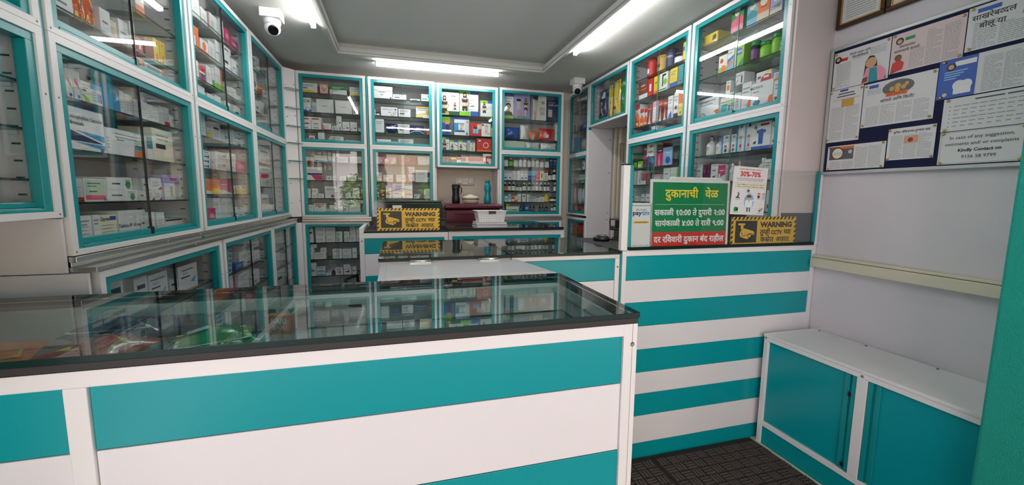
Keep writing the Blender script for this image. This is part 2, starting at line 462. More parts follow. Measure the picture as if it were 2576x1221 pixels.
def frame_of(cab):
    wall, a0, a1, z0, z1, face, dep, ph = CABS[cab]
    if wall == 'L': return (face, a0), PI / 2
    if wall == 'R': return (face, a0), -PI / 2
    return (a0, face), 0.0
def hole_rows(mb, W, dep, z0, z1, side):
    for yy in (.075, dep - .06):
        z = z0 + .07
        while z < z1 - .05:
            if side == 0: mb.poly([(.0155, yy - .011, z), (.0155, yy + .011, z), (.0155, yy + .011, z + .006), (.0155, yy - .011, z + .006)], 'slot')
            else: mb.poly([(W - .0155, yy + .011, z), (W - .0155, yy - .011, z), (W - .0155, yy - .011, z + .006), (W - .0155, yy + .011, z + .006)], 'slot')
            z += .052
def cabinet(cab, step=True, gap=True, name='glass_cabinet'):
    wall, a0, a1, z0, z1, face, dep, ph = CABS[cab]
    W = abs(a1 - a0); (ox, oy), rz = frame_of(cab)
    look = {'U': 'white and teal framed glass-door unit', 'M': 'white and teal framed glass-door unit', 'B': 'white base unit with sliding glass doors'}.get(cab[-1], 'white and teal framed glass-door unit')
    t = thing(name, 'white and teal framed glass-door unit, the ' + ph, 'cabinet', (ox, oy, 0), rz)
    c = MB()
    c.box(0, W, dep - .012, dep, z0, z1, 'carcass')
    c.box(0, .015, .012, dep - .012, z0, z1, 'carcass'); c.box(W - .015, W, .012, dep - .012, z0, z1, 'carcass')
    c.box(.015, W - .015, .012, dep - .012, z1 - .015, z1, 'carcass'); c.box(.015, W - .015, .012, dep - .012, z0, z0 + .012, 'carcass')
    hole_rows(c, W, dep, z0, z1, 0); hole_rows(c, W, dep, z0, z1, 1)
    c.build('carcass', parent=t)
    ow = .026
    f = MB()
    f.box(0, W, -.010, .012, z1 - ow, z1, 'white_frame'); f.box(0, W, -.010, .012, z0, z0 + .020, 'white_frame')
    f.box(0, ow, -.010, .012, z0 + .020, z1 - ow, 'white_frame'); f.box(W - ow, W, -.010, .012, z0 + .020, z1 - ow, 'white_frame')
    for (sx, sz) in ((ow / 2, z0 + .012), (W - ow / 2, z0 + .012), (ow / 2, z1 - .2), (W - ow / 2, z1 - .2)):
        f.ball((sx, -.010, sz), .0036, 'screw', 8, 6, (1, .5, 1))
    f.build('outer_frame', parent=t, bevel=.002)
    tw, tt, tb = .031, .026, .030
    x0, x1, a, bb = ow, W - ow, z1 - ow, z0 + .020
    g = MB()
    g.box(x0, x1, -.004, .034, a - tt, a, 'teal_frame')
    g.box(x0, x0 + tw, -.004, .028, bb, a - tt, 'teal_frame'); g.box(x1 - tw, x1, -.004, .028, bb, a - tt, 'teal_frame')
    mid = (x0 + x1) / 2
    g.box(x0 + tw, x1 - tw, -.006, .034, bb, bb + .010, 'teal_frame')
    g.box(x0 + tw, x1 - tw, .001, .034, bb + .010, bb + .013, 'teal_frame')
    g.build('track_frame', parent=t, bevel=.0025)
    # two sliding panes, each in a bottom rail
    for k, (p0, p1, y) in enumerate(((x0 + tw * .5, mid + .012, .006), (mid - .020, x1 - tw * .5, .020))):
        s = MB(); s.box(p0, p1, y, y + .005, bb + .014, a - tt + .012, 'pane', sides='pane')
        pane = s.build('sliding_pane', parent=t)
        r = MB(); r.box(p0, p1, y - .004, y + .009, bb + .0135, bb + tb + (.006 if k == 0 else 0), 'teal_frame'); r.build('bottom_rail', parent=pane, bevel=.002)
        e = MB()
        if k == 0:
            if wall == 'L':
                e.box(p1 - .002, p1 + .002, y - .002, y + .007, bb + tb + .006, a - tt, 'black_plastic'); e.box(p1 - .012, p1 + .006, y - .008, y + .009, bb + .006, bb + tb + .012, 'black_plastic')
            else: e.box(p1 - .0005, p1 + .0012, y, y + .005, bb + tb + .006, a - tt, 'glass_rim')
            e.build('edge_strip', parent=pane)
        elif cab == 'B1M':     # this pane hangs a little askew in its track
            pane.location = (p0 + .1, y, 0); pane.rotation_euler = (0, 0, .030)
            for q in [pane] + list(pane.children): q.data.transform(Matrix.Translation((-p0 - .1, -y, 0)))
    for z in SHELVES[cab]:
        s = MB(); s.box(.018, W - .018, .036, dep - .014, z - .004, z + .003, 'shelf_glass', sides='glass_edge', front='glass_edge')
        for sx in (.016, W - .026):
            for yy in (.075, dep - .06): s.box(sx, sx + .010, yy - .012, yy + .012, z - .016, z - .0042, 'carcass')
        s.build('shelf', parent=t)
    return t
for cab in CABS: cabinet(cab)
# teal joint strips between neighbouring cabinets
def joint(wall, p, z0, z1, face, lab):
    m = MB()
    m.box(-.0085, .0085, -.004, .03, z0, z1, 'teal_frame'); 
    if wall == 'L': o = m.build('joint_strip', loc=(face, p, 0), rz=PI / 2, bevel=.002)
    elif wall == 'R': o = m.build('joint_strip', loc=(face, p, 0), rz=-PI / 2, bevel=.002)
    else: o = m.build('joint_strip', loc=(p, face, 0), bevel=.002)
    tag(o, lab, 'strip', 'teal strips between cabinets')
joint('L', 1.6675, 1.365, 2.665, -1.05, 'teal vertical strip between street-side and first left-wall cabinets')
joint('L', 2.640, 1.19, 2.665, -1.05, 'teal vertical strip between first and middle left-wall cabinets')
joint('L', 3.610, 1.21, 2.665, -1.05, 'teal vertical strip between middle and corner left-wall cabinets')
joint('B', -.286, 1.20, 2.665, 4.65, 'teal vertical strip between corner and second back-wall cabinets')
joint('B', .4225, 1.755, 2.660, 4.65, 'teal vertical strip between second back-wall cabinet and niche cabinet')
joint('B', 1.1325, 1.755, 2.660, 4.65, 'teal vertical strip between niche cabinet and fourth back-wall cabinet')
joint('R', 2.690, 1.215, 2.715, 2.13, 'teal vertical strip between the two large right-wall cabinets')
joint('R', 3.5375, 1.98, 2.715, 2.13, 'teal vertical strip beside the cabinet over the doorway')
joint('R', 4.3675, 2.2, 2.715, 2.13, 'teal vertical strip beside the farthest right-wall cabinet')
# plain white panels
def panel(nm, lab, boxes, m='white_panel', cat='panel', screws=(), bevel=.002):
    t = MB()
    for q in boxes: t.box(*q, m)
    for s_ in screws: t.ball(s_, .007, 'screw', 10, 6)
    return tag(t.build(nm, bevel=0), lab, cat)
panel('end_panel', 'white panel closing the street end of the left-wall base units, with bolts', [(-1.398, -.997, 1.657, 1.669, 0, 1.178), (-1.398, -1.052, 1.657, 1.669, 1.1815, 1.36)],
      screws=[(-1.245, 1.656, 1.145), (-1.015, 1.656, 1.10)])
panel('end_panel', 'white panel under the cabinet nearest the street, along the left wall', [(-1.398, -1.390, .55, 1.650, 0, 1.363)])
panel('side_panel', 'tall white panel facing the doorway beside the farthest right-wall cabinets', [(2.132, 2.43, 4.362, 4.374, 0, 2.222)], screws=[(2.40, 4.361, 2.1), (2.40, 4.361, 1.72), (2.40, 4.361, 1.25), (2.40, 4.361, 1.17)])
s = MB(); s.box(2.135, 2.378, 1.8472, 1.8494, 1.174, 1.362, 'print_dg'); tag(s.build('reflection_sheet'), 'dark grey sheet painted as a reflection behind the screen, beside the right warning sign', 'board')  # added dark sheet, imitates a reflection low in the screen glass
panel('plinth', 'white plinth below the left-wall base units', [(-1.39, -1.03, 1.70, 4.54, 0, .297)])
panel('plinth', 'white plinth below the back-wall base units', [(-.95, -.31, 4.67, 4.93, 0, .347), (1.15, 1.92, 4.67, 4.93, 0, .347)])
b = MB(); b.box(1.1285, 1.1435, 4.66, 4.94, .35, 1.75, 'white_panel'); struct('wall_niche_1', b)
b = MB(); b.box(.412, .427, 4.66, 4.94, .35, 1.75, 'white_panel'); struct('wall_niche_2', b)
b = MB(); b.box(.43, 1.127, 4.925, 4.948, .2, 1.752, 'plaster_cream'); b.box(.83, .853, 4.915, 4.925, 1.64, 1.752, 'plaster_cream'); struct('wall_niche_3', b)
panel('plinth', 'white plinth below the farthest right-wall base unit', [(2.15, 2.39, 4.38, 4.93, 0, .347)])
# steel worktop strips
def ledge(lab, segs, screws):
    t = MB()
    for q in segs: t.box(*q, 'steel')
    for s_ in screws: t.ball(s_, .0042, 'screw', 8, 5)
    return tag(t.build('steel_ledge', bevel=.002), lab, 'ledge')
ledge('brushed steel ledge running under the left-wall cabinets', [(-1.38, -1.030, 1.672, 4.545, 1.2135, 1.2325), (-1.38, -.978, 1.672, 4.545, 1.1805, 1.197), (-1.38, -1.05, 1.68, 4.545, 1.197, 1.2135)],
      [(-1.029, 1.9 + .33 * i, 1.223) for i in range(9)] + [(-.977, 1.75 + .31 * i, 1.19) for i in range(9)])
ledge('shiny steel ledge under the corner lower back-wall cabinet', [(-.952, -.27, 4.625, 4.90, 1.183, 1.203), (-.952, -.27, 4.61, 4.90, 1.158, 1.179)],
      [(-.75, 4.624, 1.193), (-.55, 4.624, 1.193), (-.35, 4.624, 1.193), (-.72, 4.609, 1.168), (-.5, 4.609, 1.168)])
ledge('shiny steel ledge under the bottle cabinet', [(1.14, 1.93, 4.625, 4.90, 1.183, 1.203), (1.14, 1.93, 4.61, 4.90, 1.158, 1.179)], [(1.3 + .17 * i, 4.624, 1.193) for i in range(4)])
# corner shelf unit
t = thing('corner_shelf_unit', 'narrow white corner unit with small glass shelves between left and back cabinets', 'shelf unit', (-1.056, 4.552, 0))
c = MB(); c.slab([(.014, -.003), (.098, .077), (.092, .084), (.006, .003)], 1.21, 2.665, 'white_panel')
for z in (1.35, 1.55, 1.75, 1.95, 2.2, 2.5):
    c.ball((.030, .004, z), .005, 'screw', 8, 5); c.ball((.092, .066, z + .02), .005, 'screw', 8, 5)
c.build('back_panel', parent=t)
for z in (2.465, 2.285, 2.11, 1.945, 1.77, 1.595):
    s = MB(); s.slab([(.018, -.018), (.055, -.045), (.125, .010), (.150, .062), (.103, .075)], z - .003, z + .003, 'shelf_glass', side='glass_rim'); s.build('corner_shelf', parent=t)
c = MB(); c.slab([(.032, .0), (.098, .077), (.092, .084), (.006, .003)], .3, 1.150, 'white_panel'); c.build('lower_post', parent=t)

# ================================================================ counters
def stripes(mb, x0, x1, y, rows):
    for z0, z1, m in rows: mb.box(x0, x1, y, y + .012, z0 + .0012, z1 - .0012, m)
# near display counter
t = thing('display_counter', 'long white and teal counter with a thick glass top, nearest the street', 'counter', (-.4, .92, 0))
X0, X1, Y0, Y1 = -1.36 + .4, .609 + .4, 0, .53
f = MB()
f.box(X0, X1 - .040, 0, .03, 1.081, 1.116, 'white_frame')
f.box(-.212, -.175, 0, .03, 0, 1.081, 'white_frame')
f.box(X0, X1, Y1 - .03, Y1, 1.081, 1.116, 'white_frame'); f.box(X1 - .03, X1, .03, Y1 - .03, 1.081, 1.116, 'white_frame'); f.box(X0, X0 + .03, .03, Y1 - .03, 1.081, 1.116, 'white_frame')
f.box(X0, X0 + .03, 0, .03, 0, 1.081, 'white_frame'); f.box(X1 - .03, X1, Y1 - .03, Y1, 0, 1.081, 'white_frame')
f.build('frame', parent=t, bevel=.002)
p = MB(); p.box(X1 - .041, X1 - .0155, -.001, .03, 0, 1.1165, 'white_frame'); p.box(X1 - .0135, X1, .0, .035, 0, 1.1165, 'white_frame'); p.box(X1 - .0155, X1 - .0135, .004, .03, 0, 1.11, 'slot'); p.build('corner_post', parent=t, bevel=.003)
p = MB(); p.lathe([(.0062, 0), (.0062, .002), (.004, .0045)], 'screw', 12); o = p.build('bolt', parent=t, loc=(.994, .0, 1.058)); o.rotation_euler = (PI / 2, 0, 0)
rows_n = [(.949, 1.081, 'teal_panel'), (.757, .949, 'white_panel'), (.565, .757, 'teal_panel'), (.373, .565, 'white_panel'), (.181, .373, 'teal_panel'), (0, .181, 'white_panel')]
for xa, xb in ((X0 + .03, -.212), (-.175, X1 - .041)):
    for z0, z1, m in rows_n:
        s = MB(); s.box(xa + .001, xb - .001, .006, .016, z0 + .001, z1 - .001, m); s.build('front_panel', parent=t, bevel=.0015)
s = MB(); s.box(X1 - .012, X1 - .004, .036, Y1 - .03, 0, 1.081, 'white_panel'); s.box(X0 + .004, X0 + .012, .036, Y1 - .03, 0, 1.081, 'white_panel')
s.box(X0 + .014, X1 - .014, .018, Y1 - .01, .10, .115, 'white_panel'); s.box(X0 + .014, X1 - .014, .018, .024, .115, 1.081, 'teal_frame'); s.build('body', parent=t)
s = MB(); s.box(X0 + .016, X1 - .016, .03, Y1 - .05, 1.013, 1.020, 'shelf_glass', sides='glass_edge'); s.build('inner_shelf', parent=t)
s = MB(); ringbox(s, X0 - .004, X1 - .005, -.010, Y1 + .005, .022, 1.1165, 1.1345, 'brown_trim'); s.build('edge_trim', parent=t, bevel=.003)
s = MB(); s.box(X0 - .008, X1 - .005, -.016, Y1 + .01, 1.135, 1.149, 'counter_glass', sides='glass_edge', front='glass_edge'); s.build('glass_top', parent=t, bevel=.001)
# lift-up flap
t = thing('counter_flap', 'white lift-up counter flap on steel hinges bridging two counters', 'flap', (.25, 1.46, 0))
s = MB(); s.slab([(-.325, .002), (.345, .002), (.285, .352), (-.325, .352)], 1.136, 1.150, 'flap_white'); s.slab([(-.30, .02), (.315, .02), (.262, .335), (-.30, .335)], 1.150, 1.153, 'flap_white'); s.build('board', parent=t, bevel=.002)
for hx in (-.16, .145):
    h = MB(); h.box(hx - .045, hx + .045, .318, .350, 1.1535, 1.157, 'steel'); h.tube([(hx - .045, .352, 1.158), (hx + .045, .352, 1.158)], .005, 'steel')
    for q in (-.03, .0, .03): h.ball((hx + q, .332, 1.1575), .003, 'screw', 8, 4)
    h.build('hinge', parent=t)
# second counter row with glass tops
for (xa, xb, lab) in ((-.085, .508, 'glass-topped counter behind the flap, under the upside-down sign reflection'), (.514, 1.090, 'glass-topped counter beside the striped counter, with one teal front panel')):
    t = thing('display_counter', lab, 'counter', (xa, 1.834, 0)); W = xb - xa; D = .66
    f = MB(); f.box(0, W, 0, .03, 1.134, 1.156, 'white_frame'); f.box(0, .03, 0, .03, 0, 1.134, 'white_frame'); f.box(W - .025, W, 0, .03, 0, 1.134, 'white_frame')
    f.box(0, .03, D - .03, D, 0, 1.156, 'white_frame'); f.box(W - .025, W, D - .03, D, 0, 1.156, 'white_frame'); f.box(.03, W - .025, D - .03, D, 1.134, 1.156, 'white_frame'); f.box(0, .025, .03, D - .03, 1.134, 1.156, 'white_frame'); f.box(W - .025, W, .03, D - .03, 1.134, 1.156, 'white_frame')
    f.build('frame', parent=t, bevel=.002)
    if xa > 0:
        s = MB(); s.box(-.004, .012, -.002, .028, 0, 1.132, 'teal_frame'); s.box(W + .001, W + .009, -.002, .03, 0, 1.155, 'teal_frame'); s.build('joint_strip', parent=t)
    for z0, z1, m in [(1.02, 1.134, 'teal_panel'), (.83, 1.02, 'white_panel'), (.64, .83, 'teal_panel'), (.45, .64, 'white_panel'), (.25, .45, 'teal_panel'), (0, .25, 'white_panel')]:
        s = MB(); s.box(.031, W - .026, .006, .016, z0 + .001, z1 - .001, m); s.build('front_panel', parent=t, bevel=.0015)
    s = MB(); s.box(.004, .012, .03, D - .03, 0, 1.134, 'white_panel'); s.box(W - .012, W - .004, .03, D - .03, 0, 1.134, 'white_panel'); s.box(.014, W - .014, .02, D - .02, .1, .115, 'white_panel'); s.build('body', parent=t)
    s = MB(); s.box(-.001, W + .001, -.012, D + .004, 1.1565, 1.163, 'brown_trim'); s.box(.03, W - .03, .03, D - .03, 1.163, 1.1634, 'matte_black'); s.build('dark_lining', parent=t)
    s = MB(); s.box(-.002, W + .002, -.016, D + .008, 1.164, 1.1725, 'counter_glass', sides='glass_edge', front='glass_edge'); s.build('glass_top', parent=t, bevel=.001)
    for q in (W - .012,):
        s = MB(); s.ball((q, -.001, 1.09), .005, 'screw', 8, 6); s.build('bolt', parent=t)
# striped counter with the glass screen
t = thing('striped_counter', 'tall teal and white striped service counter with a framed glass screen', 'counter', (1.105, 1.834, 0)); W = 1.303
f = MB(); f.box(0, .024, 0, .03, 0, 1.172, 'white_frame'); f.box(W - .028, W, 0, .03, 0, 1.172, 'white_frame'); f.box(.024, W - .028, 0, .03, 1.142, 1.172, 'white_frame'); f.build('frame', parent=t, bevel=.002)
for z0, z1, m in [(1.013, 1.142, 'teal_panel'), (.892, 1.013, 'white_panel'), (.761, .892, 'teal_panel'), (.631, .761, 'white_panel'), (.502, .631, 'teal_panel'), (.378, .502, 'white_panel'), (.252, .378, 'teal_panel'), (.092, .252, 'white_panel'), (0, .092, 'teal_panel')]:
    s = MB(); s.box(.0245, W - .0285, .005, .013, z0 + .0008, z1 - .0008, m); s.build('front_stripe', parent=t, bevel=.001)
s = MB(); s.box(0, .02, .032, .62, 0, 1.155, 'white_panel'); s.box(.02, 1.0, .60, .62, 0, 1.155, 'white_panel'); s.build('body', parent=t)
s = MB(); s.box(-.002, 1.0, .032, .63, 1.156, 1.172, 'matte_black'); s.box(1.0, W - .01, .034, .30, 1.156, 1.172, 'matte_black'); s.build('desk_top', parent=t, bevel=.002)
s = MB(); s.box(-.014, .022, -.006, .022, 1.174, 1.605, 'white_frame'); s.box(.022, .040, -.008, .004, 1.191, 1.605, 'teal_frame'); s.build('screen_post', parent=t, bevel=.002)
s = MB(); s.box(W - .026, W - .004, -.006, .020, 1.173, 1.605, 'white_frame'); s.box(W - .046, W - .026, -.008, .004, 1.191, 1.605, 'teal_frame'); s.build('screen_post', parent=t, bevel=.002)
s = MB(); s.box(-.016, .024, -.008, .024, 1.605, 1.612, 'black_plastic'); s.build('post_cap', parent=t, bevel=.002)
s = MB(); s.box(.030, W - .030, -.008, .003, 1.173, 1.190, 'glass_edge'); s.build('screen_channel', parent=t, bevel=.002)
s = MB(); s.box(.034, W - .036, -.004, .001, 1.185, 1.605, 'pane', top='glass_rim'); s.build('glass_screen', parent=t)
# rear counters
t = thing('rear_counter', 'white and teal counter with a white end post, behind the flap', 'counter', (-.281, 3.2, 0)); W = .657; D = .55
f = MB(); f.box(0, W, 0, .03, 1.118, 1.158, 'white_frame'); f.box(0, .034, 0, .03, 0, 1.118, 'white_frame'); f.box(W - .03, W, 0, .03, 0, 1.118, 'white_frame'); f.box(0, .03, .03, D, 1.10, 1.196, 'white_frame'); f.box(0, .034, 0, .03, 1.158, 1.196, 'white_frame'); f.build('frame', parent=t, bevel=.002)
for z0, z1, m in [(1.00, 1.118, 'teal_panel'), (.83, 1.00, 'white_panel'), (.70, .83, 'teal_panel'), (.50, .70, 'white_panel'), (.30, .50, 'teal_panel'), (0, .30, 'white_panel')]:
    s = MB(); s.box(.035, W - .031, .006, .016, z0 + .001, z1 - .001, m); s.build('front_panel', parent=t, bevel=.0015)
s = MB(); s.box(.005, .015, .03, D, 0, 1.10, 'white_panel'); s.box(W - .015, W - .005, .03, D, 0, 1.118, 'white_panel'); s.box(.032, W, .0, D, 1.1585, 1.170, 'matte_black'); s.build('body', parent=t)
s = MB(); s.ball((.017, -.001, 1.10), .007, 'screw', 10, 6); s.build('bolt', parent=t)
t = thing('rear_counter', 'glass-topped rear counter carrying the white basket', 'counter', (.382, 3.22, 0)); W = .985; D = .78
f = MB(); f.box(0, W, 0, .03, 1.120, 1.160, 'white_frame'); f.box(0, .03, 0, .03, 0, 1.12, 'white_frame'); f.box(W - .03, W, 0, .03, 0, 1.12, 'white_frame'); f.box(W - .03, W, D - .03, D, 0, 1.16, 'white_frame'); f.box(0, .03, D - .03, D, 0, 1.16, 'white_frame'); f.box(.03, W - .03, D - .03, D, 1.12, 1.16, 'white_frame'); f.build('frame', parent=t, bevel=.002)
for z0, z1, m in [(1.00, 1.12, 'teal_panel'), (.83, 1.00, 'white_panel'), (.70, .83, 'teal_panel'), (.50, .70, 'white_panel'), (.30, .50, 'teal_panel'), (0, .30, 'white_panel')]:
    s = MB(); s.box(.031, W - .031, .006, .016, z0 + .001, z1 - .001, m); s.build('front_panel', parent=t, bevel=.0015)
s = MB(); s.box(W - .015, W - .005, .03, D - .03, 0, 1.12, 'white_panel'); s.box(.005, .015, .03, D - .03, 0, 1.12, 'white_panel'); s.box(.03, W - .03, .03, D - .03, 1.120, 1.135, 'dark_room'); s.build('body', parent=t)
s = MB(); s.box(-.004, W - .012, -.012, D, 1.161, 1.172, 'brown_trim'); s.build('dark_lining', parent=t)
s = MB(); s.box(-.004, W - .008, -.016, D + .01, 1.1725, 1.184, 'counter_glass', sides='glass_edge', front='glass_edge'); s.build('glass_top', parent=t, bevel=.001)
# low bench cupboard under the notice board
t = thing('low_cupboard', 'low white cupboard with teal sliding doors under the notice board', 'cupboard', (2.036, 1.80, 0))
L = 1.10   # runs towards the street (negative y)
def bx(mb, a0, a1, d0, d1, z0, z1, m): mb.box(d0, d1, -a1, -a0, z0, z1, m)
f = MB()
bx(f, .0, .028, -.004, .02, 0, .652, 'white_frame'); bx(f, .028, L, -.004, .02, .628, .652, 'white_frame'); bx(f, .028, L, -.004, .02, .118, .146, 'white_frame'); bx(f, .50, .545, -.004, .02, .146, .628, 'white_frame'); f.build('frame', parent=t, bevel=.002)
s = MB(); bx(s, -.002, L, -.006, .372, .653, .668, 'white_frame'); 
for a in (.05, .3, .6): s.ball((.35, -a, .669), .006, 'screw', 8, 5)
s.build('top', parent=t, bevel=.002)
s = MB(); bx(s, .0, L, .30, .371, 0, .652, 'white_panel'); bx(s, 0, .012, .021, .30, 0, .652, 'white_panel'); s.build('body', parent=t)
s = MB(); bx(s, .028, L, .004, .012, .0, .117, 'teal_panel'); s.build('toe_panel', parent=t)
for k, (a0, a1) in enumerate(((.030, .498), (.547, L))):
    s = MB(); bx(s, a0, a1, .010, .018, .147, .627, 'teal_panel'); d = s.build('sliding_door', parent=t)
    h = MB()
    if k == 0:
        bx(h, a1 - .052, a1 - .030, .002, .010, .15, .625, 'teal_frame'); bx(h, a1 - .018, a1, -.001, .010, .147, .627, 'teal_frame')
    else:
        bx(h, a0, a0 + .018, -.001, .010, .147, .627, 'teal_frame'); bx(h, a0 + .030, a0 + .05, .002, .010, .15, .625, 'teal_frame')
    h.build('grip_rail', parent=d, bevel=.002)
    if k == 0:
        for z in (.52, .165):
            h = MB(); bx(h, a1 - .030, a1 - .016, -.006, .0, z, z + .022, 'black_plastic'); h.build('buffer', parent=d, bevel=.003)
s = MB()
for a, z in ((.014, .645), (.522, .640)): s.ball((-.004, -a, z), .006, 'screw', 8, 6)
s.build('bolt', parent=t)
# rubber floor mats
def mat_mesh(x0, x1, y0, y1, lab):
    m = MB(); m.box(x0, x1, y0, y1, .0, .006, 'rubber_low')
    c = .062; ny = int((y1 - y0) / c); nx = int((x1 - x0) / c)
    for j in range(ny):
        for i in range(nx):
            xa, ya = x0 + .006 + i * c, y0 + .006 + j * c
            for k in range(3):
                o_ = .006 + k * .0185
                if (i + j) % 2: m.box(xa + .004, xa + c - .004, ya + o_, ya + o_ + .011, .006, .013, 'rubber')
                else: m.box(xa + o_, xa + o_ + .011, ya + .004, ya + c - .004, .006, .013, 'rubber')
    return tag(m.build('floor_mat'), lab, 'mat')
mat_mesh(1.33, 2.018, .86, 1.832, 'brown basket-weave rubber mat in front of the low cupboard')
mat_mesh(.62, 1.325, .86, 1.832, 'brown rubber mat tucked behind the near counter corner')
b = MB(); b.box(2.020, 2.034, .86, 1.80, 0, .010, 'cream_rail'); struct('baseboard_right', b)

# ================================================================ outside
b = MB(); b.box(-16, 16, -22, -.2, -.3, -.14, 'asphalt'); struct('ground', b)
b = MB(); b.box(-1.7, 2.8, -.9, -.2, -.14, -.06, 'floor_tile'); struct('path', b)
t = thing('house', 'pale pink house with cornice mouldings across the street', 'building', (0, -10, 0))
s = MB(); s.box(-9, -.8, -3, 0, -.14, 7.5, 'facade'); s.build('wall', parent=t)
s = MB()
for z in (3.35, 3.75, 4.6): s.box(-9, -.75, 0, .14, z, z + .16, 'facade_trim')
for x in (-4.6, -2.3, -1.05): s.box(x, x + .25, 0, .1, -.14, 3.35, 'facade_trim')
s.build('moulding', parent=t)
for x in (-3.9, -2.1):
    for z in (4.0,): 
        s = MB(); s.box(x, x + .9, .02, .06, z + .05, z + .55, 'window_dark'); s.build('window', parent=t)
t = thing('house', 'beige house with dark windows beyond the pink house', 'building', (3.3, -11, 0))
s = MB(); s.box(-4.0, 8, -3, 0, -.14, 3.3, 'facade_beige'); s.build('wall', parent=t)
for x in (-2.6, -.6, 1.6, 3.6):
    s = MB(); s.box(x, x + 1.1, 0, .04, 1.0, 2.5, 'window_dark'); s.build('window', parent=t)
def bush(x, y, r, h, lab):
    t = thing('bush', lab, 'bush', (x, y, -.14), 0, 'bushes across the street')
    rnd = random.Random(int(x * 100))
    s = MB(); s.tube([(0, 0, 0), (.03, .02, h * .5)], .05, 'bark'); s.build('stem', parent=t)
    f = MB()
    for i in range(900):
        a = rnd.uniform(0, 2 * PI); e = rnd.uniform(-.6, 1); q = r * rnd.uniform(.55, 1.0); ce = math.sqrt(max(0, 1 - e * e))
        px, py, pz = q * ce * math.cos(a), q * ce * math.sin(a), h * .6 + e * h * .42 * rnd.uniform(.7, 1.05)
        d1 = Vector((rnd.uniform(-1, 1), rnd.uniform(-1, 1), rnd.uniform(-.6, .6))).normalized() * .11
        d2 = d1.cross(Vector((rnd.uniform(-1, 1), rnd.uniform(-1, 1), 1))).normalized() * .05
        c_ = Vector((px, py, pz)); n_ = Vector((0, 0, .02))
        f.poly([c_ - d1, c_ + d2 + n_, c_ + d1, c_ - d2 + n_], 'leaf' if rnd.random() < .75 else 'leaf_dark')
    f.build('foliage', parent=t)
for bx_, by_, br_, bh_, w_ in ((-4.4, -7.2, .55, 2.5, 'first'), (-3.2, -7.0, .56, 2.6, 'second'), (-2.05, -7.1, .56, 2.35, 'third'), (-.85, -7.3, .54, 2.25, 'fourth')):
    bush(bx_, by_, br_, bh_, 'bright green bush before the pink house, %s along the street' % w_)
bush(1.4, -7.6, .6, 2.3, 'bright green bush before the beige house')

# ---------------------------------------------------------------- printed faces
def P(c): return c if c in MATS else 'print_' + c
def rect(mb, x0, x1, z0, z1, c, y):
    mb.poly([(x0, y, z0), (x1, y, z0), (x1, y, z1), (x0, y, z1)], P(c))
def disc(mb, cx, cz, r, c, y, n=14, sx=1.0):
    mb.poly([(cx + r * sx * math.cos(2 * PI * i / n), y, cz + r * math.sin(2 * PI * i / n)) for i in range(n)], P(c))
def ring(mb, cx, cz, r, t, c, y, n=14):
    for i in range(n):
        a, b = 2 * PI * i / n, 2 * PI * (i + 1) / n
        mb.poly([(cx + q * math.cos(w), y, cz + q * math.sin(w)) for q, w in ((r - t, a), (r, a), (r, b), (r - t, b))], P(c))
def woman(mb, x, z, s, y, skin='sk', top='k', low='k', head=True):
    """a printed figure in sports wear, s tall from hip to head"""
    p = lambda pts, c, k: mb.poly([(x + a * s, y - k * .0002, z + b * s) for a, b in pts], P(c))
    if head:
        p([(-.10, .98), (-.13, .85), (-.12, .62), (-.05, .66), (.05, .66), (.12, .62), (.13, .85), (.10, .98), (0, 1.02)], 'hair', 0)
        disc(mb, x, z + .84 * s, .085 * s, skin, y - .0003, 12)
    p([(-.22, .62), (.22, .62), (.17, .25), (.18, 0), (-.18, 0), (-.17, .25)], skin, 1)
    p([(-.22, .62), (-.17, .60), (-.26, .30), (-.16, .14), (-.20, .10), (-.34, .28)], skin, 1)
    p([(.17, .60), (.22, .62), (.34, .28), (.20, .10), (.16, .14), (.26, .30)], skin, 1)
    p([(-.2, .62), (-.08, .55), (.08, .55), (.2, .62), (.19, .36), (-.19, .36)], top, 2)
    p([(-.175, .10), (.175, .10), (.19, -.18), (.05, -.22), (0, 0), (-.05, -.22), (-.19, -.18)], low, 2)
    p([(-.165, .30), (.165, .30), (.172, .12), (-.172, .12)], 'be', 2)
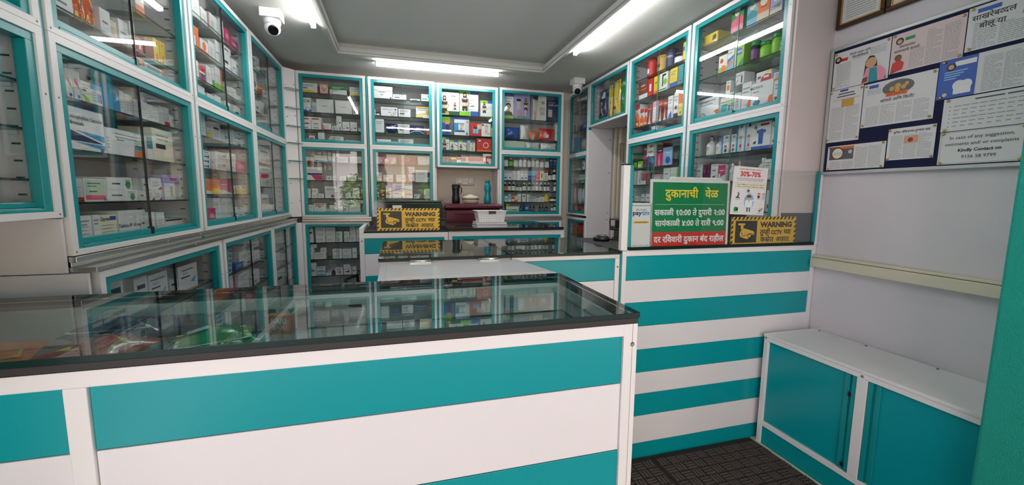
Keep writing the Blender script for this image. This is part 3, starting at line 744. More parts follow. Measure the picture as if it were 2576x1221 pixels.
def art(mb, w, h, code, y=-.0005):
    for t in code.split():
        a = t.split(':'); k = a[0]; y -= .0002
        if k == 'T': rect(mb, 0, w, h * (1 - float(a[2])), h, a[1], y)
        elif k == 'B': rect(mb, 0, w, 0, h * float(a[2]), a[1], y)
        elif k == 'S': rect(mb, 0, w * float(a[2]), 0, h, a[1], y)
        elif k == 'E': rect(mb, w * (1 - float(a[2])), w, 0, h, a[1], y)
        elif k == 'R':
            q = [float(v) for v in a[2:6]]; rect(mb, w * q[0], w * (q[0] + q[2]), h * q[1], h * (q[1] + q[3]), a[1], y)
        elif k == 'O':
            q = [float(v) for v in a[2:5]]; disc(mb, w * q[0], h * q[1], q[2] * min(w, h), a[1], y)
        elif k == 'Q':
            q = [float(v) for v in a[2:5]]; ring(mb, w * q[0], h * q[1], q[2] * min(w, h), .22 * q[2] * min(w, h), a[1], y)
        elif k == 'V':
            mb.poly([(0, y, 0), (w, y, 0)] + [(w * (1 - i / 8), y, h * (.10 + .22 * math.sin(i / 8 * 2.6))) for i in range(9)], P(a[1]))
        elif k == 'D':
            mb.poly([(0, y, 0), (w, y, 0), (0, y, h * .45)], P(a[1]))
        elif k == 'U':
            mb.poly([(0, y, 0), (w * .45, y, 0), (0, y, h * .75)], P(a[1]))
        elif k == 'G':      # polygon
            q = [float(v) for v in a[2:]]; mb.poly([(w * q[i], y, h * q[i + 1]) for i in range(0, len(q), 2)], P(a[1]))
        elif k == 'L': rect(mb, w * .2, w * .72, h * .5 - .0035, h * .5 + .0035, 'dg', y)
        elif k == 'K': rect(mb, w * .15, w * .8, h * .68, h * .80, 'k', y)
        elif k == 'M':
            for i in range(4): rect(mb, w * .12, w * (.80 - .12 * (i % 2)), h * (.62 - .12 * i), h * (.62 - .12 * i) + .0022, 'g', y)
        elif k == 'H':
            for i in range(2): rect(mb, w * .1, w * (.86 - .14 * i), h * (.80 - .12 * i), h * (.80 - .12 * i) + min(.007, h * .05), 'g', y)
        elif k == 'X':      # X:text:x:z:height:colour
            put_text(mb, a[1].replace('_', ' '), w * float(a[2]), h * float(a[3]), P(a[5]), h=h * float(a[4]), y=y, bold=.012)
        elif k == 'W':
            q = [float(v) for v in a[1:4]]; woman(mb, w * q[0], h * q[1], h * q[2], y); y -= .0006
        elif k == 'F':      # a leg in a beige support
            q = [float(v) for v in a[1:5]]
            g = lambda pts, c, k2: mb.poly([(w * (q[0] + p_[0] * q[2]), y - k2 * .0002, h * (q[1] + p_[1] * q[3])) for p_ in pts], P(c))
            g([(.15, 1), (.75, 1), (.85, .62), (.62, .35), (.55, 0), (.25, 0), (.2, .35), (.3, .6)], 'sk', 0)
            g([(.22, .82), (.82, .74), (.85, .62), (.66, .38), (.21, .38), (.3, .6)], 'be', 1); y -= .0004
# style: kind | base colour | art | look used in the label
STY = {}
for row in '''w|box|w|L|plain white
wt|box|w|M|white small-print
wt2|box|lg|M|pale grey
wk|box|w|R:k:.25:.42:.45:.14|white black-marked
wkl|box|w|H R:dg:.1:.35:.4:.16|white grey-labelled
wkc|box|w|K Q:dg:.7:.25:.18 M|white dark-captioned
wkk|box|w|R:k:.15:.6:.7:.22 M|white black-bannered
wkbird|box|w|T:lg:.14 R:dg:.2:.62:.5:.06 G:k:.3:.3:.6:.34:.8:.42:.55:.26:.35:.2|white bird-marked
wtext|box|w|H M|white text-covered
wtall|box|w|K M O:navy:.2:.35:.1|tall white
wbig|box|w|R:lg:.1:.2:.35:.4 M|large white
w2|box|w|L|plain white
wline|box|w|R:dg:.3:.5:.35:.025|large blank white
wbb|box|w|M R:navy:.55:.3:.3:.1 R:b:.12:.2:.15:.1|white navy-printed
wb|box|w|B:b:.2|white blue-based
wbk|box|w|R:navy:.2:.62:.6:.14 M|white navy-labelled
wbl|box|w|T:lb:.25 R:b:.55:.2:.35:.4 M|white pale-blue
wbc|box|w|O:b:.75:.5:.35 L|white blue-dotted
wbs|box|w|S:navy:.12 M R:b:.75:.1:.12:.8|white blue-edged
wbsw|box|w|H V:lb R:b:.1:.12:.12:.2|white blue-swooshed
wblueb|box|w|B:b:.28 H|white blue-footed
wbsea|box|w|B:lb:.5 G:b:.0:.45:1:.6:1:.5:0:.3 G:o:.1:.3:.8:.4:.8:.25:.2:.18 H|white seaside-printed
wlb|box|w|T:lb:.7|pale blue
wlb2|box|w|B:lb:.6 L|white sky-blue-banded
wblw|box|w|H G:b:.1:.35:.75:.6:.7:.25|white blue-wedged
worw|box|w|H G:o:.1:.45:.75:.5:.72:.2|white orange-wedged
wteal|box|w|T:tl:.5 H|white teal-topped
wtealc|box|w|H R:tl:.05:.3:.55:.14 O:tl:.9:.65:.22|white teal-spotted
wdiag|box|w|H R:dr:.1:.55:.4:.07 G:li:.0:.4:.6:.3:.9:.05:.6:.02|white green-slashed
wo|box|w|B:o:.3 O:o:.5:.6:.3|white orange-figured
wob|box|w|G:o:.0:.0:1:0:1:.6:.5:.2:0:.5 H|white orange-waved
wot|box|o|R:w:.1:.1:.8:.35 R:k:.3:.5:.4:.2|orange white-panelled
wor|box|w|E:o:.14 H|white orange-edged
worl|box|w|H R:o:.5:.3:.4:.14|white orange-labelled
worb|box|w|R:o:.2:.25:.6:.4 R:dg:.2:.8:.6:.06|white orange-panelled
worc|box|w|H G:o:.4:0:1:0:1:.55:.75:.4:.6:.15 O:lg:.55:.3:.12 O:lg:.5:.1:.09|white orange-cornered
worbot|box|w|S:sb:.2 R:k:.5:.86:.3:.1 G:o:.4:.5:.75:.5:.75:.58:.4:.58 G:lg:.38:.05:.78:.05:.75:.5:.42:.5 O:r:.58:.22:.16|tall white orange-capped-bottle
wors|box|w|H B:o:.22 M|white orange-footed
wr|box|w|R:r:.15:.45:.55:.2|white red-labelled
wrb|box|w|T:lg:.35 G:r:.1:.6:.8:.4:.8:.55:.2:.75 O:b:.6:.15:.2|white red-and-blue
wrd|box|w|M G:r:.6:.0:1:0:1:.3|white red-cornered
wr2|box|w|R:r:.55:.55:.2:.2 M|large white red-patched
wrr|box|w|G:r:.0:.2:.2:.1:.75:.15:.9:.5:.7:.8:.1:.75 R:dr:.25:.35:.4:.25|white red-splashed
wre|box|w|E:r:.16 M|white red-edged
wredb|box|lg|B:dr:.2 M|grey red-footed
wredk|box|w|R:k:.12:.78:.5:.1 R:r:.15:.25:.7:.2 M|white red-barred
wredbot|box|w|S:sb:.2 R:g:.5:.82:.35:.12 G:r:.4:.36:.75:.36:.75:.46:.4:.46 G:lg:.35:.02:.8:.02:.78:.36:.38:.36 O:navy:.58:.18:.15|white red-capped-bottle
wrbase|box|w|B:r:.25 M|white red-based
wrl|box|w|R:r:.12:.45:.7:.28|white red-stamped
wrdiag|box|w|G:r:.0:.0:.3:0:.12:.95:.0:1 R:r:.3:.0:.7:.12 M|white red-slashed
wrst|box|w|M R:dr:.78:.15:.08:.7|white red-striped
wrsw|box|w|H V:r|white red-swooshed
wmar|box|w|H R:dr:.5:.35:.4:.14|white maroon-labelled
wy|box|w|B:y:.55 R:g:.2:.7:.5:.1|white yellow-based
wyv|box|w|H V:y R:k:.05:.45:.35:.08|white yellow-swooshed
wyd|box|w|H D:y R:dg:.1:.5:.4:.05|white yellow-cornered
wyt|box|w|Q:y:.4:.85:.3 M R:dg:.4:.35:.35:.12|white yellow-crested
wyk|box|w|R:y:.2:.15:.6:.75 R:k:.35:.3:.3:.45|white yellow-and-black
wgc|box|w|O:gr:.5:.4:.34 H|white green-discked
wgr|box|w|B:gr:.4 M|white green-based
wgo|box|w|E:o:.25 B:li:.3 M|white orange-sided
wgb|box|w|H G:b:.1:.05:.9:.0:.8:.35:.4:.25|white blue-misted
wgold|box|w|R:gd:.62:.2:.14:.6 S:lv:.12|white gold-barred
wgreentop|box|w|T:gr:.4 M|white green-topped
wgreenb|box|w|B:gr:.4 G:pg:.2:.1:.6:.3:.9:.1 H|white green-printed
wgfruit|box|cr|O:r:.35:.7:.2 B:li:.35 G:o:.3:.0:.8:0:.8:.4:.4:.45|white fruit-printed
wlime|box|w|R:g:.2:.6:.5:.06 G:li:.2:.1:.9:.1:.7:.35|white lime-leafed
wpk|box|w|T:p:.25 M B:p:.12|white pink-topped
wpu|box|w|O:pu:.6:.4:.22 M|white purple-spotted
wpurp|box|w|O:pu:.5:.4:.3 B:navy:.18 H|white purple-discked
wsal|box|w|H R:k:.6:.82:.07:.1 G:sal:.6:.0:1:0:1:.4|white salmon-cornered
wbase|box|w|B:b:.18 H O:w:.7:.22:.18 Q:b:.7:.22:.2 O:r:.8:.75:.1|white blue-hemmed
wcirc|box|w|H Q:dg:.7:.2:.16 Q:dg:.84:.42:.16 O:b:.88:.78:.1 R:lv:.42:.4:.2:.1|white ring-printed
wcaps|box|w|G:lg:.25:.05:.7:.05:.8:.4:.7:.85:.35:.85:.2:.4 M|white capsule-printed
wox|box|w|R:navy:.7:.1:.14:.6 G:sk:.05:.1:.4:.5:.45:.35:.15:.05 H|white oximeter-printed
wman|box|w|H O:br:.2:.35:.12 G:sk:.05:.0:.35:.0:.3:.28:.1:.28 Q:tl:.6:.15:.3|white sling-printed
wteal2|box|w|T:tl:.4|white teal-topped
flat|box|w|R:g:.1:.4:.7:.2|flat white
flatk|box|lg|R:k:.0:.2:.8:.6|flat black-striped
cream|box|cr|X:Paracetamol_and:.48:.78:.07:dg X:Acetylcysteine_Tablets:.48:.66:.05:k R:k:.15:.4:.45:.14|tall cream
acebro|box|w|X:Acebrophylline_Capsules:.5:.74:.085:dg X:Bromsafe:.3:.60:.08:k G:navy:.02:.48:.02:.22:.95:.22 G:sb:.25:.47:.98:.42:.98:.27 G:sb:.2:.19:.98:.19:.98:.08 O:b:.9:.07:.06|large white Acebrophylline
mucin|box|w|X:Mucinac:.25:.58:.10:g H G:o:.62:.02:.9:.02:.9:.3:.62:.3 G:tl:.64:.32:.88:.32:.86:.5:.66:.5|wide white orange-footed
gpink|box|w|R:pg:.04:.3:.92:.66 R:pk:.04:.08:.92:.2 R:gr:.15:.78:.6:.05 R:gr:.15:.66:.4:.04 R:dgr:.2:.42:.35:.05 O:b:.9:.1:.07|green and pink
lvp|box|lv|R:mg:.45:.3:.4:.35|lavender magenta-barred
lipvas|box|cr|X:Lipvas:.34:.8:.14:k R:b:.6:.8:.35:.15 M|cream blue-tabbed
ten|box|w|X:Cipla:.75:.72:.08:p X:Tablets_IP_10_mg:.5:.42:.13:dg R:pu:.66:.08:.34:.22 X:10:.82:.1:.17:w|white purple-tabbed
amlo|box|w|X:Amlodipine_Besilate:.48:.78:.08:dg X:Tablets_IP:.35:.64:.07:g R:navy:.12:.5:.45:.05 G:lb:.6:.3:.8:.2:.9:.5:.75:.4|white Amlodipine tablet
redb|box|r|L|red
red|box|r|R:w:.3:.3:.4:.4|red
dred|box|dr|L|dark red
rbr|box|br|R:dr:.1:.2:.8:.5 R:be:.2:.75:.6:.1|brown-red
brbox|box|br|B:w:.3 R:o:.1:.55:.8:.06 R:be:.2:.75:.5:.08|brown white-footed
redblue|box|r|R:w:.1:.5:.8:.12 G:b:.2:.48:.9:.48:.9:.15|red, white and blue
redfl|box|dr|G:w:.35:.1:.5:.7:.65:.1 R:o:.1:.75:.8:.08 R:w:.2:.02:.6:.1|dark red flame-printed
redw|box|r|B:w:.35 M H|red white-footed
redora|box|o|R:r:.0:.15:1:.85 R:w:.1:.78:.16:.12 Q:w:.6:.5:.22|red orange-footed
redsq|box|r|R:sb:.25:.2:.55:.5 G:k:.3:.55:.75:.55:.72:.7:.34:.7 G:lg:.34:.22:.46:.22:.48:.55:.34:.55 G:lg:.58:.22:.7:.22:.72:.55:.56:.55 R:be:.65:.55:.35:.35|red stocking-printed
redS|box|w|R:r:.3:.6:.7:.22 R:r:.1:.15:.6:.2 R:r:.3:.3:.15:.4 O:w:.75:.3:.13|white red-ribboned
redsh|box|w|R:dr:.1:.85:.8:.06 O:r:.5:.66:.13 H M R:r:.08:.05:.15:.07|white red-shielded
reddrop|box|w|H O:r:.6:.18:.13 M|white red-dropped
redmach|box|w|G:r:.3:.0:1:0:1:.55:.6:.7:.35:.4 R:w:.5:.3:.35:.22 G:dg:.08:.3:.3:.35:.32:.6:.1:.55 G:y:.6:.8:1:.8:1:1:.7:1|white and red
redpen|box|lg|R:r:.0:.45:1:.35|long red-striped
rstack|box|r|T:w:.2 R:w:.1:.5:.5:.06 R:w:.1:.25:.5:.06|red white-topped
orange|box|o|R:w:.05:.1:.4:.45|orange
orb|box|o|O:navy:.5:.5:.2|orange
orsl|box|w|T:r:.2 B:o:.45 G:o:.0:.45:1:.45:.5:.7 R:w:.15:.12:.6:.1 O:r:.5:.8:.16|orange and white
orany|box|y|T:o:.5 O:br:.5:.15:.2|orange and yellow
oy|box|o|G:y:.0:.0:1:0:1:.35:.6:.42:.3:.2:0:.25 H G:w:.0:.0:.5:0:.2:.2:0:.2|orange yellow-waved
mpk|box|mg|G:w:.0:.0:1:0:.8:.15:.3:.3:0:.25 R:w:.1:.62:.6:.05|magenta white-waved
mag|box|mg|R:p:.2:.4:.6:.3|magenta
magw|box|w|T:mg:.5 G:mg:.3:.3:1:.45:1:.55:.3:.55 R:w:.2:.66:.6:.05|magenta and white
yelo|box|y|G:o:.3:.05:.7:.05:.6:.45:.4:.4 R:o:.3:.8:.4:.08|yellow orange-printed
yel|box|y|L|yellow
yellab|box|y|B:w:.25 V:gd G:li:.0:.5:.15:.4:.12:.9:0:.9 G:dgr:.62:.35:.85:.4:.9:.65:.8:.85:.65:.75 E:o:.06|yellow leaf-crested
yelfr|box|y|B:o:.22 T:y:.2 R:gr:.3:.6:.4:.1 M|yellow fruit-printed
yelblue|box|y|B:b:.28 H M|yellow blue-footed
yk|box|k|T:y:.25 R:g:.1:.3:.7:.1|black and yellow
beige|box|be|M|beige
g|box|lg|M|grey
glg|box|lg|R:g:.3:.2:.4:.5 T:w:.2|grey
bluec|box|sb|O:lb:.5:.6:.36 O:sb:.42:.58:.26 H|sky-blue curl-printed
bluep|box|b|R:lb:.2:.3:.6:.35|blue
bluebx|box|sb|R:b:.0:.0:.3:1|bright blue
navy|box|navy|R:lv:.1:.7:.7:.15 R:b:.2:.3:.5:.2|navy
purpf|box|pu|R:lv:.1:.3:.6:.3|flat purple
pens|box|w|B:pg:.55 R:g:.1:.25:.7:.08 R:k:.5:.3:.25:.1|long pale green
lime|box|li|L|lime
salmon|box|sal|O:w:.55:.66:.14 R:br:.2:.25:.6:.04 Q:w:.5:.5:.5|salmon moon-printed
greenw|box|w|T:gr:.45 R:pg:.12:.8:.7:.06 R:pg:.12:.68:.5:.06 R:g:.15:.42:.3:.05|white green-topped
greend|box|dgr|R:li:.1:.1:.8:.3|dark green
limeb|box|li|R:w:.1:.2:.6:.4 O:r:.5:.75:.12|lime
limew|box|w|B:li:.4 E:li:.2 M|lime and white
greenS|box|w|S:gr:.08 R:k:.4:.3:.12:.6 R:k:.4:.82:.4:.1 O:li:.75:.5:.2 R:gr:.1:.1:.8:.06|white S-printed
greenbx|box|gr|B:li:.45 O:w:.2:.7:.09 O:w:.4:.75:.09 O:w:.3:.55:.07|green bubble-printed
tealc|box|tl|H O:navy:.5:.22:.34 Q:w:.5:.22:.26|teal navy-discked
orgred|box|gr|G:pk:.0:.2:1:.2:1:.62:.5:.68:0:.5 O:cr:.5:.84:.24 G:p:.0:.05:1:.0:1:.3:0:.25 R:dgr:.35:.86:.3:.03|tall green and coral
orgblue|box|lb|O:cr:.5:.8:.3 G:tl:.0:.3:1:.3:1:.5:.5:.62:0:.5 R:dgr:.35:.82:.3:.03|tall blue
orgora|box|o|O:cr:.5:.8:.3 B:be:.35 R:br:.3:.55:.5:.04|tall orange
orglav|box|lv|O:cr:.5:.8:.3 B:be:.25 G:gr:.1:.4:.9:.5:.8:.3|tall lavender
neem|box|li|S:pg:.15 G:b:.1:.62:.3:.52:.7:.52:.9:.62:.7:.78:.3:.78 X:NEEM:.5:.6:.09:w G:gr:.3:.0:1:0:1:.4:.6:.2 G:pg:.0:.2:.3:.1:.2:.5|green neem
medneb|box|w|T:navy:.07 X:MEDTECH:.3:.76:.07:navy H G:o:.55:.0:1:0:1:.45:.82:.42:.7:.2 O:lg:.24:.22:.2 Q:g:.24:.22:.2 O:w:.78:.26:.12|large white nebulizer
medhand|box|w|X:MEDTECH:.24:.8:.08:navy R:g:.08:.68:.3:.03 G:dg:.1:.3:.3:.5:.46:.34:.3:.15 G:sb:.14:.32:.28:.45:.4:.34:.27:.22 G:o:.72:.0:1:0:1:.5:.85:.45 O:lg:.74:.2:.11|large white monitor
accu|box|w|X:ACCU-CHEK:.5:.86:.09:k T:w:.02 R:li:.05:.66:.9:.05 R:tl:.05:.1:.9:.5 R:lg:.55:.1:.32:.5 R:dg:.62:.3:.18:.22|white glucose-meter
medx|box|w|H|white
fourway|box|w|B:b:.13 G:gr:.16:.78:.22:.78:.22:.72:.28:.72:.28:.86:.22:.86:.22:.92:.16:.92:.16:.86:.1:.86:.1:.78 R:r:.45:.86:.45:.08 G:b:.38:.2:.6:.2:.62:.6:.74:.62:.74:.7:.5:.76:.26:.7:.26:.62:.36:.6 G:k:.1:.22:.24:.24:.26:.34:.12:.3|white steamer-printed
shaver|box|w|B:navy:.45 G:sb:.1:.5:.25:.5:.5:.2:.9:.15:.9:.3:.6:.4 R:r:.3:.82:.5:.1 R:r:.2:.62:.55:.05|white and navy
pinkraz|box|k|B:mg:.58 G:p:.3:.05:.6:.05:.5:.5:.35:.5 R:w:.3:.66:.5:.04|black and pink
bluecl|box|lb|O:b:.55:.3:.25 R:w:.3:.68:.4:.05|pale blue
kbox|box|k|R:dg:.3:.3:.4:.3|black
mardk|box|mar|R:pu:.2:.5:.6:.2|dark maroon
marbx|box|dr|R:w:.4:.3:.3:.2 R:lv:.15:.75:.4:.05|maroon
marbox|box|w|T:mar:.5 R:w:.3:.66:.5:.08 O:k:.6:.2:.1|maroon-topped white
bluetop|box|w|T:b:.24 R:r:.1:.3:.7:.04 H M|white blue-capped
lavtop|box|w|T:lv:.5 G:b:.2:.6:.6:.6:.8:.9:.3:.95 R:y:.6:.46:.3:.04 R:dg:.1:.32:.45:.05 O:b:.85:.1:.09|lavender-topped
tealtop|box|w|T:sb:.1 R:r:.18:.24:.7:.1 M|white teal-capped
kneeb|box|w|T:b:.1 R:sb:.0:.2:.68:.5 R:w:.28:.32:.4:.32 F:.3:.33:.4:.3 R:navy:.05:.2:.65:.06 O:r:.88:.78:.05 R:b:.8:.06:.1:.12|white knee-support
actif|box|b|T:li:.26 R:o:.0:.68:1:.08 X:ACTIFLASH:.5:.8:.08:dgr G:navy:.3:.1:.6:.1:.62:.4:.58:.66:.34:.66:.36:.35 G:sk:.28:.6:.62:.6:.6:.72:.3:.72 E:dg:.3|green and blue
foot|box|w|O:pu:.15:.88:.12 F:.25:.2:.6:.7 G:be:.3:.2:.9:.15:.95:.28:.55:.35|white ankle-support
legbox|box|w|T:b:.18 S:pg:.4 F:.45:.05:.5:.8 R:gd:.15:.62:.2:.1|white leg-support
woman1|box|w|T:dgr:.1 B:dgr:.16 W:.18:.2:.55 R:lg:.6:.2:.3:.25 R:gd:.22:.05:.2:.09 R:pg:.0:.0:.42:.05 R:w:.58:.25:.38:.26 W:.76:.27:.24 R:k:.55:.74:.25:.02|white back-support
woman2|box|w|T:b:.16 T:li:.001 R:li:.0:.84:.58:.16 R:li:.0:.0:.58:.18 R:b:.58:.0:.42:.2 W:.28:.32:.58 M R:k:.58:.4:.2:.015|white abdominal-belt
woman3|box|w|R:li:.0:.84:.55:.16 R:b:.55:.84:.45:.16 W:.28:.35:.55 B:li:.06 R:g:.55:.5:.35:.01 R:g:.55:.6:.35:.01|white waist-belt
woman4|box|w|R:li:.0:.86:.5:.14 R:b:.5:.86:.5:.14 W:.36:.15:.66 R:gd:.7:.5:.2:.12 B:b:.06|white woman-printed
woman5|box|w|R:li:.0:.84:.5:.16 R:b:.5:.84:.5:.16 W:.3:.12:.55 G:br:.3:.8:.95:.5:.95:.42 B:gr:.08|white belt-printed
faceb|box|w|T:b:.12 B:li:.14 R:lg:.0:.14:1:.02 O:hair:.48:.52:.26 O:sk:.48:.48:.2 G:sk:.36:.25:.6:.25:.58:.42:.38:.42 G:k:.05:.14:.92:.14:.85:.26:.62:.3:.35:.3:.12:.26 H|white face-printed
lavleg|box|lv|B:gr:.06 R:k:.16:.72:.26:.1 G:be:.2:.4:.28:.4:.28:.72:.18:.72 G:be:.32:.4:.4:.4:.4:.72:.3:.72 W:.74:.45:.4 G:be:.68:.1:.76:.1:.78:.4:.66:.4 R:gd:.22:.2:.2:.12 R:k:.2:.1:.6:.02|lavender stocking
kneew|box|w|S:b:.04 F:.05:.0:.45:.95 G:k:.05:.85:.4:.8:.45:1:.05:1 R:gd:.65:.66:.22:.12 R:lg:.55:.22:.35:.32 F:.62:.22:.2:.3|white knee-brace
kneecap|box|navy|X:KNEE_CAP:.5:.72:.07:w R:lg:.1:.2:.32:.35 F:.15:.2:.22:.34 R:lv:.15:.85:.5:.03|navy knee-cap
pinkcard|box|p|O:w:.5:.5:.34 Q:mg:.5:.5:.42 G:w:.05:.0:.15:0:.3:.5:.15:1:.05:1 G:w:.7:.0:.85:0:.98:.5:.85:1|pink
lips|box|dr|Q:w:.5:.55:.22 R:r:.36:.52:.28:.1 B:r:.3|dark red lip-printed
gold|box|w|T:gd:.14 O:gd:.85:.5:.24 G:y:.0:.3:.7:.45:.7:.35:.0:.2 R:gd:.02:.04:.45:.08 H|white gold-topped
bleaf|box|w|G:navy:.35:.4:.42:.28:.58:.4:.46:.34 G:dg:.0:.72:.3:.55:.6:.55:1:.72:1:.74:.6:.58:.3:.58:0:.75 O:b:.9:.1:.07 R:g:.3:.5:.3:.04|wide white leaf-marked
dpwave|box|navy|G:lb:.0:.1:.3:.3:.7:.3:1:.1:1:.18:.7:.4:.3:.4:0:.2 R:r:.72:.62:.14:.12 R:be:.42:.65:.25:.08|dark purple wave-printed
telmi|box|w|T:dr:.03 X:Telmisartan_and:.42:.76:.07:g X:Amlodipine_Tablets:.5:.64:.07:g G:navy:.16:.52:1:.52:1:.4:.2:.38 G:mg:.36:.38:1:.38:1:.02:.6:.02|large white magenta-cornered
bpouch|pouch|navy|R:w:.0:.0:1:.1 R:b:.15:.45:.5:.2 O:o:.5:.55:.09|blue glossy
lungs|box|w|T:lg:.2 R:dg:.15:.72:.6:.04 O:b:.35:.25:.16 O:b:.65:.25:.16 R:b:.2:.45:.6:.03|white lung-printed
lungb|box|b|T:lb:.5 O:o:.35:.25:.16 O:o:.65:.25:.16|blue lung-printed
gbot|box|w|T:r:.2 G:li:.3:.1:.7:.1:.62:.5:.55:.7:.45:.7:.38:.5 G:y:.35:.12:.65:.12:.55:.3:.45:.3|white green-flask
pgreen|box|pg|R:g:.05:.12:.6:.04|wide pale green
supreme|pouch|y|T:tl:.5 G:o:.3:.0:.9:0:1:.5:.6:.5 O:lb:.4:.5:.15 R:b:.25:.2:.5:.08|yellow teal-topped
bfit|pouch|gr|X:B-Fit:.5:.8:.12:w R:y:.0:.62:1:.12 R:w:.15:.38:.3:.2 R:y:.0:.2:1:.14 B:w:.16|green and yellow
diaper|pouch|navy|G:sk:.2:.25:.36:.25:.38:.6:.22:.62 G:sk:.5:.25:.66:.25:.66:.62:.5:.6 G:w:.5:.72:.85:.72:.8:.92:.6:.95 G:w:.0:.05:.7:.18:.7:.26:.0:.12|navy foot-printed
packo|pouch|o|B:y:.3 O:br:.5:.5:.2|orange yellow-footed
chipo|pouch|o|G:y:.1:.3:.9:.5:.8:.8:.2:.7|orange
chipr|pouch|r|G:y:.3:.1:.8:.2:.9:.6:.5:.7 R:w:.2:.75:.5:.1|red and yellow
cushb|pouch|b|R:br:.03:.06:.2:.25|blue
cushc|pouch|w||clear
casho|pouch|o|R:w:.2:.0:.25:.5 R:br:.55:.1:.4:.35|orange
cushr|pouch|r|R:w:.3:.2:.3:.3|red
cushw|pouch|w|Q:lg:.5:.45:.4|white
cusho|pouch|w|B:o:.3|white orange-footed
cushn|pouch|w|R:navy:.0:.45:1:.14 B:navy:.12|white navy-banded
cushp|pouch|be|O:p:.5:.5:.3|pink-and-white
botpu|bottle|w|plastic_pu|white purple-capped
botgreen|bottle|gr|plastic_w|green
botpink|bottle|w|plastic_p|white pink-capped
botw|bottle|w|plastic_g|white
botwy|bottle|w|plastic_g|white yellow-footed
botbs|bottle|w|plastic_w|white
botpc|bottle|w|plastic_p|white pink-capped
botclr|bottle|lg|plastic_w|clear white-capped
marbot|bottle|mar|plastic_pu|dark maroon
viald|bottle|k|plastic_k|dark small
vialw|bottle|k|plastic_w|dark white-capped
duck|bottle|y|plastic_y|yellow
syr|bottle|syrup|plastic_w|brown white-labelled syrup
syrw|bottle|syrup|plastic_k|brown black-capped syrup
syrs|bottle|syrup|plastic_k|short brown syrup
syro|bottle|syrup|plastic_w|orange-labelled syrup
jardk|jar|k|plastic_k|dark round
jarred|jar|w|plastic_r|white red-lidded
jarw|jar|w|plastic_w|white
jaramla|jar|k|plastic_gr|green-lidded amla
jargreen|jar|li|plastic_gr|lime green-lidded
jarnavy|jar|navy|plastic_k|navy
glassj|jar|clear_plastic|plastic_w|clear
tinr|tin|r|R:w:.3:.2:.4:.25|red
tingold|tin|gd|R:k:.3:.3:.4:.2|gold
tinblue|tin|navy|X:PROTEIN:.5:.55:.1:w|blue protein
tinyel|tin|y|R:b:.3:.55:.4:.2|yellow
tinw|tin|w|R:b:.2:.4:.6:.2|white'''.split('\n'):
    q = row.split('|'); STY[q[0]] = q[1:]

def strips(a, n=5):
    """cut the rectangles of a flat print into upright strips, so that it can be bent round a bottle"""
    v, f, mi = [], [], []
    for q, m in zip(a.f, a.mi):
        p = [a.v[i] for i in q]
        if len(p) == 4 and p[0][0] == p[3][0] and p[1][0] == p[2][0]:
            for k in range(n):
                x0 = p[0][0] + (p[1][0] - p[0][0]) * k / n; x1 = p[0][0] + (p[1][0] - p[0][0]) * (k + 1) / n
                b = len(v); v += [(x0, p[0][1], p[0][2]), (x1, p[0][1], p[0][2]), (x1, p[0][1], p[2][2]), (x0, p[0][1], p[2][2])]; f.append((b, b + 1, b + 2, b + 3)); mi.append(m)
        else:
            b = len(v); v += p; f.append(tuple(range(b, b + len(p)))); mi.append(m)
    a.v, a.f, a.mi, a.smooth = v, f, mi, [False] * len(f)
SUPPORT = 'woman1 woman2 woman3 woman4 woman5 actif kneeb redsq foot legbox redora faceb lavleg kneew kneecap beige'.split()
DEVICE = 'medneb medhand accu wox redmach wcaps worc worb wors wman fourway shaver pinkraz bluecl'.split()
FOOD = 'yellab orgred orgblue orgora orglav greenbx neem wgfruit wbsea red yelfr greenS yelblue tealc brbox orsl orany redfl yelo pens redpen'.split()
def box_kind(sty, w, h):
    if sty in SUPPORT: return 'support_box', 'box'
    if sty in DEVICE: return 'device_box', 'box'
    if sty in FOOD: return 'supplement_box', 'box'
    if sty in ('flat', 'flatk'): return 'blister_pack', 'pack'
    if h > 1.35 * w: return 'carton', 'carton'
    return 'medicine_box', 'box'
def part_of(mb, name, parent):
    return mb.build(name, parent=parent)
